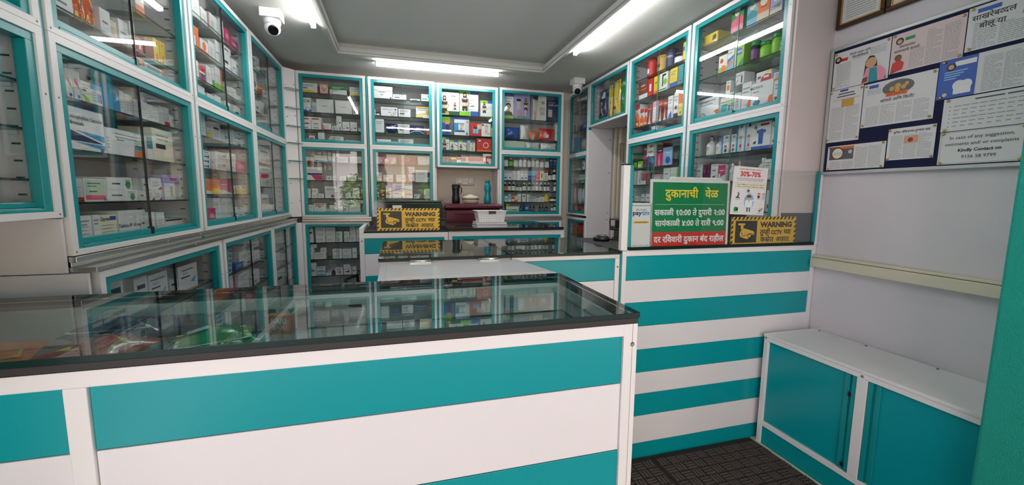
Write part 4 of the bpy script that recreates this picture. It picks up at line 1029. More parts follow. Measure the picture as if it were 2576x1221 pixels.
def stock_item(sty, w, h, d, loc, rz, label, group):
    kind, base, code, look = STY[sty]
    mb = MB()
    if kind == 'box':
        pm = P(base)
        mb.box(-w / 2, w / 2, 0, d, 0, h, pm)
        art_mb = MB(); art(art_mb, w, h, code)
        n = len(mb.v); mb.v += [(x - w / 2, y, z) for x, y, z in art_mb.v]
        for f, i in zip(art_mb.f, art_mb.mi): mb.face([n + k for k in f], art_mb.mats[i])
        # seam of the lid flap
        mb.box(-w / 2, w / 2, .002, .003, h, h + .0006, pm)
        nm, ct = box_kind(sty, w, h)
        o = mb.build(nm, loc=loc, rz=rz); return tag(o, label, ct, group)
    if kind == 'pouch':
        n = 9; pm = 'film_' + base if 'film_' + base in MATS else P(base)
        dd = min(d, w * .55, .09)
        def pt(i, j, side):
            u = i / n; v = j / n
            bul = (math.sin(PI * u) ** .6) * (math.sin(PI * v) ** .5) * dd / 2
            pin = 1 - .10 * math.sin(PI * v)
            wob = .0025 * math.sin(9 * u + 5 * v * side)
            return ((u - .5) * w * pin, dd / 2 - side * (bul + wob * (bul > 0)), v * h)
        for side in (1, -1):
            b = len(mb.v)
            for j in range(n + 1):
                for i in range(n + 1): mb.v.append(pt(i, j, side))
            for j in range(n):
                for i in range(n):
                    q = [b + j * (n + 1) + i, b + j * (n + 1) + i + 1, b + (j + 1) * (n + 1) + i + 1, b + (j + 1) * (n + 1) + i]
                    mb.face(q if side > 0 else q[::-1], pm, True)
        a = MB(); art(a, w * .84, h * .9, code)
        b = len(mb.v)
        for x, y, z in a.v:
            u = (x + w * .08) / w; v = (z + h * .05) / h
            bul = (max(0, math.sin(PI * u)) ** .6) * (max(0, math.sin(PI * v)) ** .5) * dd / 2
            mb.v.append(((u - .5) * w * (1 - .10 * math.sin(PI * v)), dd / 2 - bul - .0035 + y, z + h * .05))
        for f, i in zip(a.f, a.mi): mb.face([b + k for k in f], a.mats[i])
        o = mb.build('packet', loc=loc, rz=rz); return tag(o, label, 'packet', group)
    r = min(w / 2, d / 2)
    bm = base if base in MATS else 'plastic_' + base if 'plastic_' + base in MATS else P(base)
    nm = {'bottle': 'bottle', 'jar': 'jar', 'tin': 'tin'}[kind]
    cy = r
    t = thing(nm, label, nm, loc, rz, group)
    if kind == 'tin':
        mb.lathe([(r * .97, 0), (r, .004, bm), (r, h * .88, 'plastic_k' if base == 'navy' else bm), (r * 1.02, h * .885), (r * 1.02, h * .98), (r * .9, h)], bm, 20, 0, cy)
        part_of(mb, 'body', t)
        lb = MB(); lb.lathe([(r + .0008, h * .1), (r + .0008, h * .82)], P(base), 20, 0, cy, cap=False); part_of(lb, 'label_wrap', t)
        a = MB(); art(a, r * 1.5, h, code)
        strips(a)
        for i, (x, y, z) in enumerate(a.v):
            ang = (x - r * .75) / r; a.v[i] = ((r + .0018) * math.sin(ang), cy - (r + .0018) * math.cos(ang), z)
        part_of(a, 'print', t)
        return t
    if kind == 'jar':
        mb.lathe([(r * .9, 0), (r, h * .05), (r, h * .70), (r * .82, h * .78), (r * .82, h * .80)], bm, 18, 0, cy)
        part_of(mb, 'body', t)
        c = MB(); c.lathe([(r * .96, h * .79), (r, h * .81), (r, h * .97), (r * .94, h)], code, 18, 0, cy); part_of(c, 'lid', t)
        lb = MB(); lm = 'print_pu' if sty == 'jaramla' else 'print_li' if sty == 'jargreen' else 'print_w'
        lb.lathe([(r + .0008, h * .16), (r + .0008, h * .60)], lm, 18, 0, cy, cap=False)
        if sty != 'glassj': part_of(lb, 'label_wrap', t)
        return t
    tall = h / max(w, .001)
    if sty == 'duck':
        mb.lathe([(r * .9, 0), (r, h * .1), (r, h * .35), (r * .8, h * .55), (r * .75, h * .7), (r * .5, h * .82)], bm, 16, 0, cy)
    else:
        mb.lathe([(r * .92, 0), (r, h * .03), (r, h * .60), (r * .85, h * .68), (r * .38, h * .78), (r * .36, h * .82)], bm, 16, 0, cy)
    part_of(mb, 'body', t)
    c = MB(); c.lathe([(r * .46, h * .80), (r * .48, h * .81), (r * .48, h * .98), (r * .42, h)], code, 14, 0, cy); part_of(c, 'cap', t)
    lm = {'syro': 'print_o', 'botgreen': 'print_li', 'marbot': 'print_mar', 'viald': 'print_dg', 'duck': 'print_y', 'botclr': 'print_lg'}.get(sty, 'print_w')
    lb = MB(); lb.lathe([(r + .0008, h * .10), (r + .0008, h * .18, 'print_y' if sty == 'botwy' else lm), (r + .0008, h * .2, lm), (r + .0008, h * .56)], lm, 16, 0, cy, cap=False)
    part_of(lb, 'label_wrap', t)
    a = MB(); art(a, r * 1.2, h * .4, 'R:dg:.2:.7:.6:.08 R:g:.2:.5:.6:.05 R:g:.2:.35:.5:.05' + (' O:r:.6:.15:.1' if sty.startswith('syr') else ''))
    strips(a)
    for i, (x, y, z) in enumerate(a.v):
        ang = (x - r * .6) / r; a.v[i] = ((r + .0016) * math.sin(ang), cy - (r + .0016) * math.cos(ang), z + h * .13)
    part_of(a, 'print', t)
    return t

# ---------------------------------------------------------------- what stands on the shelves (metres in each cabinet)
STOCK = [
    ('L1U', 'top', '0.629,0.697,2.2485,0.137,wo,0,1'),
    ('L1U', 'second', '0.133,0.239,2.0715,0.062,w,0,1;0.253,0.302,2.0715,0.106,packo,1,1;0.304,0.360,2.0715,0.125,packo,2,1;0.379,0.441,2.0715,0.097,w,3,1;0.446,0.489,2.0715,0.075,beige,4,1;0.501,0.564,2.0715,0.102,w,5,1;0.573,0.610,2.0715,0.120,wo,6,1;0.617,0.664,2.0715,0.069,red,7,1;0.679,0.745,2.0715,0.091,rbr,8,1;0.753,0.804,2.0715,0.114,yelo,9,1;0.809,0.860,2.0715,0.119,yelo,10,1'),
    ('L1U', 'bottom', '0.577,0.659,1.9780,0.071,orb,0,1;0.669,0.833,1.9780,0.071,wor,1,1'),
    ('L1M', 'top', '0.128,0.163,1.7755,0.103,wrb,0,1;0.168,0.199,1.7755,0.105,wrb,1,1;0.201,0.233,1.7755,0.105,wrb,2,1;0.237,0.287,1.7755,0.080,wdiag,3,1;0.291,0.355,1.7755,0.082,wbl,4,1;0.381,0.450,1.7755,0.105,bluec,5,1;0.454,0.490,1.7755,0.097,wt,6,1;0.492,0.544,1.7755,0.089,wt,7,1;0.549,0.597,1.7755,0.079,wt,8,1;0.601,0.652,1.7755,0.085,wt,9,1;0.657,0.698,1.7755,0.081,wt,10,1;0.702,0.747,1.7755,0.081,wt,11,1;0.753,0.795,1.7755,0.094,wt,12,1;0.799,0.845,1.7755,0.096,wrbase,13,1;0.855,0.926,1.7755,0.105,botpu,14,1'),
    ('L1M', 'second', '0.142,0.344,1.5985,0.153,acebro,0,1;0.346,0.378,1.5985,0.106,wt,1,1;0.381,0.616,1.5985,0.108,mucin,2,1;0.618,0.663,1.5985,0.104,wteal,3,1;0.674,0.860,1.5985,0.155,cream,4,1'),
    ('L1M', 'third', '0.131,0.186,1.4115,0.083,wredb,0,1;0.194,0.313,1.4115,0.085,gpink,1,1;0.316,0.442,1.4115,0.046,w,2,1;0.321,0.434,1.4586,0.048,wk,2,2;0.446,0.522,1.4115,0.046,wgc,3,1;0.435,0.487,1.4586,0.050,wgc,3,2;0.524,0.578,1.4115,0.045,wk,4,1;0.558,0.624,1.4575,0.051,w,5,2;0.583,0.649,1.4115,0.049,wrd,5,1;0.630,0.719,1.4611,0.055,wrd,6,2;0.654,0.713,1.4115,0.049,wrd,6,1;0.719,0.839,1.4115,0.083,wgold,7,1;0.724,0.886,1.4953,0.039,lvp,7,2;0.872,0.928,1.4115,0.035,w,8,1;0.888,0.928,1.4468,0.046,wr,8,2;0.889,0.928,1.4935,0.046,wr,8,3'),
    ('L1M', 'bottom', '0.131,0.217,1.2500,0.109,wtext,0,1;0.220,0.255,1.2500,0.110,wblueb,1,1;0.257,0.361,1.2500,0.107,lipvas,2,1;0.363,0.508,1.2500,0.120,ten,3,1;0.515,0.555,1.2500,0.119,w,4,1;0.557,0.636,1.2500,0.105,wt,5,1;0.645,0.713,1.2500,0.101,wt,6,1;0.719,0.921,1.2500,0.052,flat,7,1;0.728,0.923,1.3023,0.012,flatk,7,2'),
    ('L2U', 'top', '0.181,0.226,2.4685,0.101,red,0,1;0.232,0.330,2.4685,0.114,wt,1,1;0.336,0.435,2.4685,0.087,wre,2,1;0.449,0.590,2.4685,0.104,wbig,3,1;0.599,0.682,2.4685,0.136,wt,4,1;0.691,0.770,2.4685,0.101,mag,5,1;0.788,0.928,2.4685,0.075,mag,6,1'),
    ('L2U', 'second', '0.189,0.273,2.2815,0.123,orange,0,1;0.298,0.407,2.2815,0.084,wo,1,1;0.412,0.506,2.2815,0.112,wt,2,1;0.514,0.593,2.2815,0.150,w,3,1;0.617,0.764,2.2815,0.121,wk,4,1;0.630,0.781,2.4034,0.043,wk,4,2;0.773,0.850,2.2815,0.112,w,5,1;0.869,0.928,2.2815,0.122,wkc,6,1'),
    ('L2U', 'third', '0.183,0.243,2.1085,0.104,wt,0,1;0.247,0.339,2.1085,0.096,redblue,1,1;0.347,0.421,2.1085,0.116,wt,2,1;0.427,0.464,2.1085,0.128,wgr,3,1;0.471,0.586,2.1085,0.151,wgo,4,1;0.643,0.728,2.1085,0.067,wrbase,5,1;0.737,0.828,2.1085,0.080,wt,6,1;0.846,0.928,2.1085,0.040,flat,7,1;0.854,0.928,2.1489,0.010,flat,7,2'),
    ('L2U', 'bottom', '0.184,0.316,1.9780,0.100,wk,0,1;0.332,0.441,1.9780,0.078,w,1,1;0.448,0.547,1.9780,0.097,w,2,1;0.595,0.696,1.9780,0.088,w,3,1;0.767,0.904,1.9780,0.097,wk,4,1'),
    ('L2M', 'top', '0.203,0.290,1.7815,0.136,wt,0,1;0.298,0.367,1.7815,0.064,wy,1,1;0.379,0.510,1.7815,0.109,wbk,2,1;0.521,0.602,1.7815,0.079,wbl,3,1;0.630,0.709,1.7815,0.072,wbl,4,1;0.719,0.870,1.7815,0.042,wbl,5,1;0.727,0.878,1.8243,0.036,wbl,5,2;0.738,0.884,1.8607,0.036,wbl,5,3;0.881,0.928,1.7815,0.051,w,6,1'),
    ('L2M', 'second', '0.203,0.314,1.5935,0.030,wbc,0,1;0.209,0.319,1.6241,0.028,wbc,0,2;0.213,0.324,1.6529,0.027,wbc,0,3;0.221,0.329,1.6810,0.020,wr,0,4;0.317,0.372,1.5935,0.032,g,1,1;0.326,0.378,1.6267,0.027,g,1,2;0.378,0.587,1.5935,0.056,wr2,2,1;0.388,0.597,1.6507,0.060,wr2,2,2;0.596,0.731,1.5935,0.062,w,3,1;0.608,0.742,1.6565,0.065,wt,3,2;0.748,0.928,1.5935,0.087,mag,4,1'),
    ('L2M', 'third', '0.224,0.429,1.4405,0.092,oy,0,1;0.436,0.618,1.4405,0.096,mpk,1,1;0.625,0.688,1.4405,0.058,wre,2,1;0.695,0.829,1.4405,0.060,wy,3,1;0.834,0.899,1.4405,0.041,yel,4,1'),
    ('L2M', 'bottom', '0.244,0.339,1.2500,0.101,mag,0,1;0.344,0.434,1.2500,0.101,wt,1,1;0.441,0.535,1.2500,0.098,wt,2,1;0.540,0.623,1.2500,0.099,wt,3,1;0.633,0.695,1.2500,0.100,w,4,1;0.316,0.417,1.3523,0.063,wt,1,2;0.442,0.534,1.3491,0.065,wt,2,2;0.539,0.601,1.3499,0.064,wt,3,2;0.706,0.817,1.2500,0.077,w,5,1;0.828,0.928,1.2500,0.090,w,6,1'),
    ('L3U', 'top', '0.256,0.368,2.4635,0.098,wkc,0,1;0.379,0.462,2.4635,0.121,w,1,1'),
    ('L3U', 'second', '0.242,0.360,2.2755,0.166,wpu,0,1;0.369,0.480,2.2755,0.072,orb,1,1;0.500,0.577,2.2755,0.073,w,2,1'),
    ('L3U', 'third', '0.266,0.394,2.1085,0.103,wk,0,1;0.403,0.518,2.1085,0.119,wre,1,1'),
    ('L3U', 'bottom', '0.264,0.357,1.9780,0.067,w,0,1;0.368,0.571,1.9780,0.055,w,1,1'),
    ('L3M', 'top', '0.283,0.591,1.6985,0.144,wkc,0,1'),
    ('L3M', 'second', '0.289,0.583,1.5035,0.066,wr2,0,1;0.293,0.591,1.5703,0.058,wrr,0,2;0.291,0.593,1.6293,0.047,wt,0,3'),
    ('L3M', 'bottom', '0.285,0.507,1.2500,0.109,wt,0,1;0.284,0.486,1.3601,0.076,w,0,2;0.528,0.634,1.2500,0.082,w,1,1'),
    ('L1B', 'only', '0.149,0.245,0.9535,0.152,wkk,0,1;0.173,0.267,1.1067,0.027,wkk,0,2;0.311,0.407,0.9535,0.137,wbk,1,1;0.410,0.562,0.9535,0.130,amlo,2,1;0.564,0.640,0.9535,0.076,wbk,3,1;0.652,0.849,0.9535,0.124,amlo,4,1'),
    ('L2B', 'top', '0.181,0.289,0.9335,0.035,wbl,0,1;0.187,0.295,0.9694,0.028,wbl,0,2;0.193,0.301,0.9981,0.028,wbl,0,3;0.195,0.306,1.0271,0.031,wbl,0,4;0.201,0.312,1.0590,0.031,wbl,0,5;0.361,0.492,0.9335,0.042,bluep,1,1;0.500,0.709,0.9335,0.038,wk,2,1;0.414,0.708,0.9762,0.062,wt,2,2;0.718,0.844,0.9335,0.017,wt,3,1;0.712,0.838,0.9511,0.058,wt,3,2;0.488,0.844,1.0390,0.041,wt,2,3;0.511,0.833,1.0808,0.054,wk,2,4'),
    ('L2B', 'second', '0.177,0.330,0.7635,0.147,wre,0,1;0.367,0.586,0.7635,0.079,wt,1,1;0.382,0.602,0.8436,0.050,wt,1,2;0.604,0.811,0.7635,0.045,w,2,1;0.613,0.810,0.8091,0.056,wt,2,2'),
    ('L3B', 'top', '0.264,0.596,0.9435,0.095,wt,0,1;0.283,0.586,1.0396,0.045,wt,0,2;0.293,0.581,1.0853,0.045,wt,0,3;0.611,0.803,0.9435,0.066,wt,1,1;0.625,0.803,1.0108,0.048,wt,1,2;0.635,0.803,1.0595,0.048,wt,1,3'),
    ('L3B', 'second', '0.257,0.418,0.7835,0.137,wt,0,1;0.432,0.655,0.7835,0.076,wt,1,1;0.448,0.671,0.8606,0.060,wt,1,2;0.670,0.803,0.7835,0.048,wt,2,1;0.681,0.803,0.8324,0.066,wt,2,2'),
    ('L3B', 'third', '0.221,0.525,0.6035,0.151,wk,0,1;0.555,0.803,0.6035,0.087,wt,1,1;0.573,0.803,0.6912,0.039,wre,1,2'),
    ('B1U', 'top', '0.032,0.186,2.4715,0.098,wyv,0,1;0.188,0.208,2.4715,0.067,dred,1,1;0.210,0.287,2.4715,0.100,salmon,2,1;0.303,0.468,2.4715,0.090,greenw,3,1;0.497,0.612,2.4715,0.088,wyd,4,1'),
    ('B1U', 'second', '0.020,0.118,2.2785,0.144,wbase,0,1;0.121,0.168,2.2785,0.097,wt2,1,1;0.170,0.335,2.2785,0.137,wline,2,1;0.350,0.513,2.2785,0.137,wline,3,1;0.519,0.578,2.2785,0.088,wredk,4,1;0.586,0.616,2.2785,0.092,wt,5,1'),
    ('B1U', 'third', '0.021,0.111,2.1065,0.032,w,0,1;0.023,0.113,2.1391,0.045,wrl,0,2;0.022,0.109,2.1849,0.047,wrl,0,3;0.114,0.209,2.1065,0.036,w,1,1;0.115,0.209,2.1429,0.044,wk,1,2;0.110,0.209,2.1875,0.044,wrl,1,3;0.212,0.303,2.1065,0.070,wrdiag,2,1;0.308,0.409,2.1065,0.047,wrst,3,1;0.355,0.406,2.1547,0.101,wbb,3,2;0.412,0.484,2.1065,0.094,wbb,4,1;0.489,0.560,2.1065,0.095,wbb,5,1;0.568,0.621,2.1065,0.015,flat,6,1;0.569,0.621,2.1220,0.020,flat,6,2'),
    ('B1U', 'bottom', '0.087,0.141,1.9780,0.066,wrl,0,1;0.174,0.235,1.9780,0.100,wt,1,1;0.273,0.286,1.9780,0.051,w,2,1;0.289,0.419,1.9780,0.068,wtext,3,1;0.435,0.613,1.9780,0.032,flat,4,1'),
    ('B2U', 'top', '0.048,0.245,2.4635,0.130,bleaf,0,1;0.249,0.388,2.4635,0.058,wkl,1,1;0.429,0.533,2.4635,0.021,w,2,1;0.547,0.648,2.4635,0.079,wtealc,3,1'),
    ('B2U', 'second', '0.052,0.064,2.2835,0.065,w,0,1;0.066,0.107,2.2835,0.040,jardk,1,1;0.120,0.292,2.2835,0.095,wcirc,2,1;0.302,0.429,2.2835,0.085,wkl,3,1;0.488,0.647,2.2835,0.125,gold,4,1'),
    ('B2U', 'third', '0.059,0.149,2.1065,0.143,wtext,0,1;0.159,0.291,2.1065,0.106,bpouch,1,1;0.294,0.416,2.1065,0.102,wkl,2,1;0.422,0.570,2.1065,0.099,dpwave,3,1;0.594,0.648,2.1065,0.060,rstack,4,1'),
    ('B2U', 'bottom', '0.069,0.217,1.9780,0.061,w,0,1;0.220,0.285,1.9780,0.039,w,1,1;0.293,0.455,1.9780,0.072,wtext,2,1;0.501,0.543,1.9780,0.025,w,3,1'),
    ('B3U', 'top', '0.056,0.255,2.3365,0.277,woman1,0,1;0.260,0.476,2.3365,0.285,woman2,1,1;0.500,0.652,2.3365,0.184,woman3,2,1'),
    ('B3U', 'second', '0.057,0.193,2.1185,0.196,actif,0,1;0.197,0.369,2.1185,0.196,kneeb,1,1;0.373,0.508,2.1185,0.147,redsq,2,1;0.510,0.619,2.1185,0.146,foot,3,1;0.623,0.653,2.1185,0.104,beige,4,1'),
    ('B3U', 'third', '0.057,0.142,1.9455,0.147,woman4,0,1;0.145,0.238,1.9455,0.114,woman5,1,1;0.243,0.340,1.9455,0.116,woman5,2,1;0.345,0.437,1.9455,0.120,legbox,3,1;0.456,0.633,1.9455,0.149,redora,4,1'),
    ('B3U', 'bottom', '0.094,0.152,1.7900,0.133,marbot,0,1;0.158,0.220,1.7900,0.079,yk,1,1;0.223,0.273,1.7900,0.115,marbox,2,1;0.277,0.526,1.7900,0.105,redpen,3,1;0.530,0.630,1.7900,0.133,redS,4,1'),
    ('B4U', 'top', '0.058,0.183,2.3355,0.285,faceb,0,1;0.187,0.383,2.3355,0.287,lavleg,1,1;0.405,0.588,2.3355,0.289,kneew,2,1;0.596,0.758,2.3355,0.251,kneecap,3,1'),
    ('B4U', 'second', '0.058,0.269,2.1065,0.142,cushb,0,1;0.272,0.371,2.1065,0.171,cushc,1,1;0.382,0.503,2.1065,0.109,casho,2,1;0.507,0.714,2.1065,0.148,cushr,3,1;0.718,0.758,2.1065,0.193,w,4,1'),
    ('B4U', 'bottom', '0.058,0.321,1.9900,0.094,pgreen,0,1;0.328,0.524,1.9900,0.094,cushw,1,1;0.529,0.747,1.9900,0.094,cushw,2,1'),
    ('B1M', 'top', '0.027,0.127,1.7755,0.049,wrsw,0,1;0.130,0.255,1.7755,0.066,wbsw,1,1;0.259,0.334,1.7755,0.060,wbsw,2,1;0.347,0.457,1.7755,0.063,wt,3,1;0.343,0.369,1.8395,0.058,wt,3,2;0.476,0.600,1.7755,0.068,wt,4,1'),
    ('B1M', 'second', '0.025,0.197,1.5875,0.141,telmi,0,1;0.235,0.289,1.5875,0.047,wk,1,1;0.292,0.340,1.5875,0.048,wk,2,1;0.366,0.431,1.5875,0.046,wk,3,1;0.443,0.535,1.5875,0.062,wt,4,1'),
    ('B1M', 'third', '0.026,0.077,1.4015,0.048,wt,0,1;0.028,0.079,1.4507,0.048,wt,0,2;0.084,0.143,1.4015,0.047,wt,1,1;0.091,0.150,1.4493,0.050,wt,1,2;0.146,0.206,1.4015,0.046,wt,2,1;0.215,0.338,1.4015,0.124,reddrop,3,1;0.417,0.470,1.4015,0.054,wt,4,1;0.489,0.559,1.4015,0.055,wt,5,1;0.491,0.561,1.4569,0.055,wt,5,2'),
    ('B1M', 'bottom', '0.029,0.098,1.2500,0.035,wt,0,1;0.030,0.099,1.2853,0.044,wt,0,2;0.101,0.218,1.2500,0.093,redsh,1,1;0.221,0.253,1.2500,0.031,w,2,1;0.257,0.327,1.2500,0.076,wt,3,1;0.334,0.392,1.2500,0.083,wkl,4,1;0.327,0.386,1.3340,0.045,wt,4,2;0.396,0.442,1.2500,0.083,wkl,5,1;0.389,0.507,1.3341,0.045,wt,6,2;0.445,0.564,1.2500,0.094,wt,6,1;0.517,0.594,1.3449,0.034,wt,6,3;0.587,0.624,1.2500,0.080,wkl,7,1'),
    ('B2M', 'top', '0.060,0.270,1.7755,0.075,pinkcard,0,1;0.294,0.476,1.7755,0.100,lips,1,1;0.497,0.648,1.7755,0.089,wsal,2,1'),
    ('B2M', 'second', '0.054,0.120,1.5855,0.095,wor,0,1;0.125,0.229,1.5855,0.072,worl,1,1;0.232,0.259,1.5855,0.074,kbox,2,1;0.263,0.367,1.5855,0.075,wmar,3,1;0.377,0.462,1.5855,0.085,wrdiag,4,1;0.379,0.463,1.6712,0.082,wrdiag,4,2;0.467,0.603,1.5855,0.134,wtext,5,1;0.607,0.652,1.5855,0.032,bluep,6,1;0.607,0.652,1.6180,0.021,bluep,6,2;0.609,0.651,1.6398,0.025,bluep,6,3'),
    ('B2M', 'third', '0.059,0.087,1.4025,0.070,navy,0,1;0.089,0.145,1.4025,0.095,marbx,1,1;0.148,0.211,1.4025,0.153,bluetop,2,1;0.217,0.344,1.4025,0.158,lavtop,3,1;0.347,0.435,1.4025,0.156,tealtop,4,1;0.449,0.509,1.4025,0.047,wkl,5,1;0.559,0.653,1.4025,0.105,wt,6,1'),
    ('B4M', 'top', '0.070,0.131,1.7855,0.100,jarred,0,1;0.135,0.185,1.7855,0.108,botgreen,1,1;0.189,0.254,1.7855,0.076,jarw,2,1;0.258,0.305,1.7855,0.113,botpink,3,1;0.309,0.353,1.7855,0.114,botpink,4,1;0.364,0.409,1.7855,0.109,botw,5,1;0.416,0.463,1.7855,0.111,botw,6,1;0.468,0.518,1.7855,0.113,botw,7,1;0.526,0.575,1.7855,0.083,jarred,8,1;0.586,0.634,1.7855,0.117,wgreentop,9,1;0.639,0.687,1.7855,0.111,navy,10,1;0.689,0.741,1.7855,0.109,navy,11,1'),
    ('B4M', 'second', '0.059,0.120,1.6285,0.107,lungs,0,1;0.123,0.171,1.6285,0.108,lungs,1,1;0.174,0.220,1.6285,0.109,wt,2,1;0.222,0.269,1.6285,0.110,wt,3,1;0.272,0.319,1.6285,0.112,lungs,4,1;0.322,0.369,1.6285,0.113,lungs,5,1;0.372,0.419,1.6285,0.114,lungb,6,1;0.421,0.467,1.6285,0.115,lungb,7,1;0.470,0.517,1.6285,0.113,redora,8,1;0.520,0.569,1.6285,0.114,wyk,9,1;0.572,0.624,1.6285,0.119,gbot,10,1;0.627,0.683,1.6285,0.117,syrw,11,1;0.688,0.744,1.6285,0.135,syr,12,1'),
    ('B4M', 'third', '0.062,0.119,1.4955,0.111,syro,0,1;0.123,0.170,1.4955,0.111,syr,1,1;0.174,0.219,1.4955,0.111,syr,2,1;0.223,0.264,1.4955,0.091,syrs,3,1;0.266,0.303,1.4955,0.092,syrs,4,1;0.306,0.357,1.4955,0.111,syr,5,1;0.372,0.421,1.4955,0.111,syr,6,1;0.426,0.469,1.4955,0.111,syr,7,1;0.473,0.517,1.4955,0.111,syr,8,1;0.521,0.566,1.4955,0.111,syr,9,1;0.575,0.621,1.4955,0.111,syr,10,1;0.623,0.655,1.4955,0.111,syr,11,1;0.707,0.750,1.4955,0.111,syr,12,1'),
    ('B4M', 'fourth', '0.079,0.120,1.3715,0.068,wk,0,1;0.123,0.162,1.3715,0.092,wlb,1,1;0.164,0.204,1.3715,0.072,wot,2,1;0.206,0.241,1.3715,0.069,wob,3,1;0.244,0.286,1.3715,0.094,wt,4,1;0.301,0.348,1.3715,0.094,wkc,5,1;0.358,0.398,1.3715,0.088,wt,6,1;0.402,0.429,1.3715,0.070,wkc,7,1;0.432,0.468,1.3715,0.064,wkc,8,1;0.470,0.518,1.3715,0.046,w,9,1;0.520,0.584,1.3715,0.059,wt,10,1;0.589,0.654,1.3715,0.101,duck,11,1;0.665,0.750,1.3715,0.062,jardk,12,1'),
    ('B4M', 'bottom', '0.060,0.096,1.2550,0.062,purpf,0,1;0.100,0.261,1.2550,0.059,pens,1,1;0.099,0.143,1.3149,0.031,lime,1,2;0.272,0.301,1.2550,0.080,viald,2,1;0.335,0.383,1.2550,0.084,bluep,3,1;0.394,0.432,1.2550,0.077,viald,4,1;0.437,0.470,1.2550,0.074,viald,5,1;0.515,0.549,1.2550,0.077,viald,6,1;0.555,0.586,1.2550,0.074,viald,7,1;0.595,0.645,1.2550,0.074,viald,8,1;0.676,0.707,1.2550,0.081,vialw,9,1;0.714,0.753,1.2550,0.094,vialw,10,1'),
    ('B1B', 'top', '0.022,0.087,0.9315,0.139,wtall,0,1;0.028,0.083,1.0716,0.019,w,0,2;0.107,0.204,0.9315,0.059,wt,1,1;0.106,0.207,0.9911,0.049,wt,1,2;0.104,0.206,1.0413,0.050,wt,1,3;0.210,0.301,0.9315,0.058,wt,2,1;0.209,0.302,0.9904,0.049,wt,2,2;0.209,0.303,1.0397,0.051,wt,2,3;0.306,0.370,0.9315,0.061,wt,3,1;0.308,0.371,0.9934,0.051,wt,3,2;0.386,0.420,0.9315,0.055,wt,4,1;0.386,0.444,0.9876,0.056,wt,4,2;0.423,0.510,0.9315,0.060,wtext,5,1;0.449,0.508,0.9922,0.056,wt,5,2;0.446,0.506,1.0488,0.050,wt,5,3;0.513,0.569,0.9315,0.058,wt,6,1;0.513,0.571,0.9908,0.056,wt,6,2;0.512,0.568,1.0478,0.050,wt,6,3'),
    ('B1B', 'second', '0.026,0.079,0.7515,0.069,wt,0,1;0.029,0.084,0.8214,0.049,wt,0,2;0.054,0.111,0.8716,0.037,wt,0,3;0.081,0.201,0.7515,0.067,wtext,1,1;0.147,0.207,0.8188,0.049,wt,1,2;0.267,0.362,0.7515,0.057,wt,2,1;0.267,0.362,0.8092,0.046,wt,2,2;0.367,0.459,0.7515,0.056,wt,3,1;0.366,0.459,0.8080,0.042,wt,3,2;0.465,0.513,0.7515,0.108,w,4,1'),
    ('B1B', 'third', '0.026,0.099,0.5715,0.136,wyt,0,1;0.102,0.186,0.5715,0.031,wlb2,1,1;0.104,0.188,0.6036,0.042,wlb2,1,2;0.108,0.188,0.6462,0.016,w,1,3;0.193,0.246,0.5715,0.028,wk,2,1;0.249,0.266,0.5715,0.026,kbox,3,1;0.251,0.266,0.5987,0.013,kbox,3,2;0.268,0.284,0.5715,0.026,kbox,4,1;0.287,0.364,0.5715,0.075,worw,5,1;0.371,0.451,0.5715,0.081,wblw,6,1;0.371,0.435,0.6529,0.025,w,6,2;0.459,0.499,0.5715,0.081,wk,7,1'),
    ('B4B', 'only', '0.132,0.220,1.0235,0.101,mag,0,1;0.353,0.444,1.0235,0.101,w,1,1;0.504,0.619,1.0235,0.101,wt,2,1'),
    ('RF', 'top', '0.028,0.125,2.4835,0.173,glassj,0,1;0.135,0.228,2.4835,0.162,glassj,1,1;0.238,0.336,2.4835,0.150,glassj,2,1'),
    ('RF', 'second', '0.020,0.033,2.2465,0.108,viald,0,1;0.141,0.272,2.2465,0.071,navy,1,1;0.281,0.388,2.2465,0.089,bluep,2,1'),
    ('RF', 'bottom', '0.020,0.035,2.0000,0.192,bluebx,0,1;0.176,0.410,2.0000,0.150,cushp,1,1'),
    ('RF2', 'top', '0.020,0.172,1.7655,0.035,cushw,0,1;0.184,0.405,1.7655,0.117,tinw,1,1'),
    ('RF2', 'second', '0.020,0.172,1.6035,0.089,cushw,0,1;0.190,0.407,1.6035,0.101,wgreenb,1,1'),
    ('RF2', 'third', '0.020,0.098,1.3535,0.201,cusho,0,1;0.112,0.230,1.3535,0.189,cushw,1,1;0.234,0.407,1.3535,0.197,cushn,2,1'),
    ('RF2', 'bottom', '0.020,0.063,1.2500,0.078,cushr,0,1;0.095,0.241,1.2500,0.077,cushr,1,1;0.253,0.401,1.2500,0.071,cushr,2,1'),
    ('RFB', 'only', '0.020,0.124,0.9585,0.113,chipo,0,1;0.143,0.306,0.9585,0.144,chipr,1,1;0.315,0.408,0.9585,0.124,chipr,2,1'),
    ('RH', 'only', '0.020,0.281,2.2620,0.358,diaper,0,1;0.290,0.374,2.2620,0.355,supreme,1,1;0.377,0.510,2.2620,0.379,supreme,2,1;0.518,0.663,2.2620,0.372,bfit,3,1'),
    ('R2U', 'top', '0.116,0.279,2.5115,0.160,tinr,0,1;0.291,0.414,2.5115,0.141,tingold,1,1;0.422,0.522,2.5115,0.153,tinblue,2,1;0.527,0.634,2.5115,0.096,jarnavy,3,1;0.640,0.702,2.5115,0.144,tinyel,4,1'),
    ('R2U', 'second', '0.066,0.203,2.3355,0.154,brbox,0,1;0.211,0.284,2.3355,0.154,red,1,1;0.290,0.358,2.3355,0.154,yelfr,2,1;0.367,0.491,2.3355,0.154,greenS,3,1;0.519,0.610,2.3355,0.154,yelblue,4,1;0.620,0.684,2.3355,0.154,tealc,5,1'),
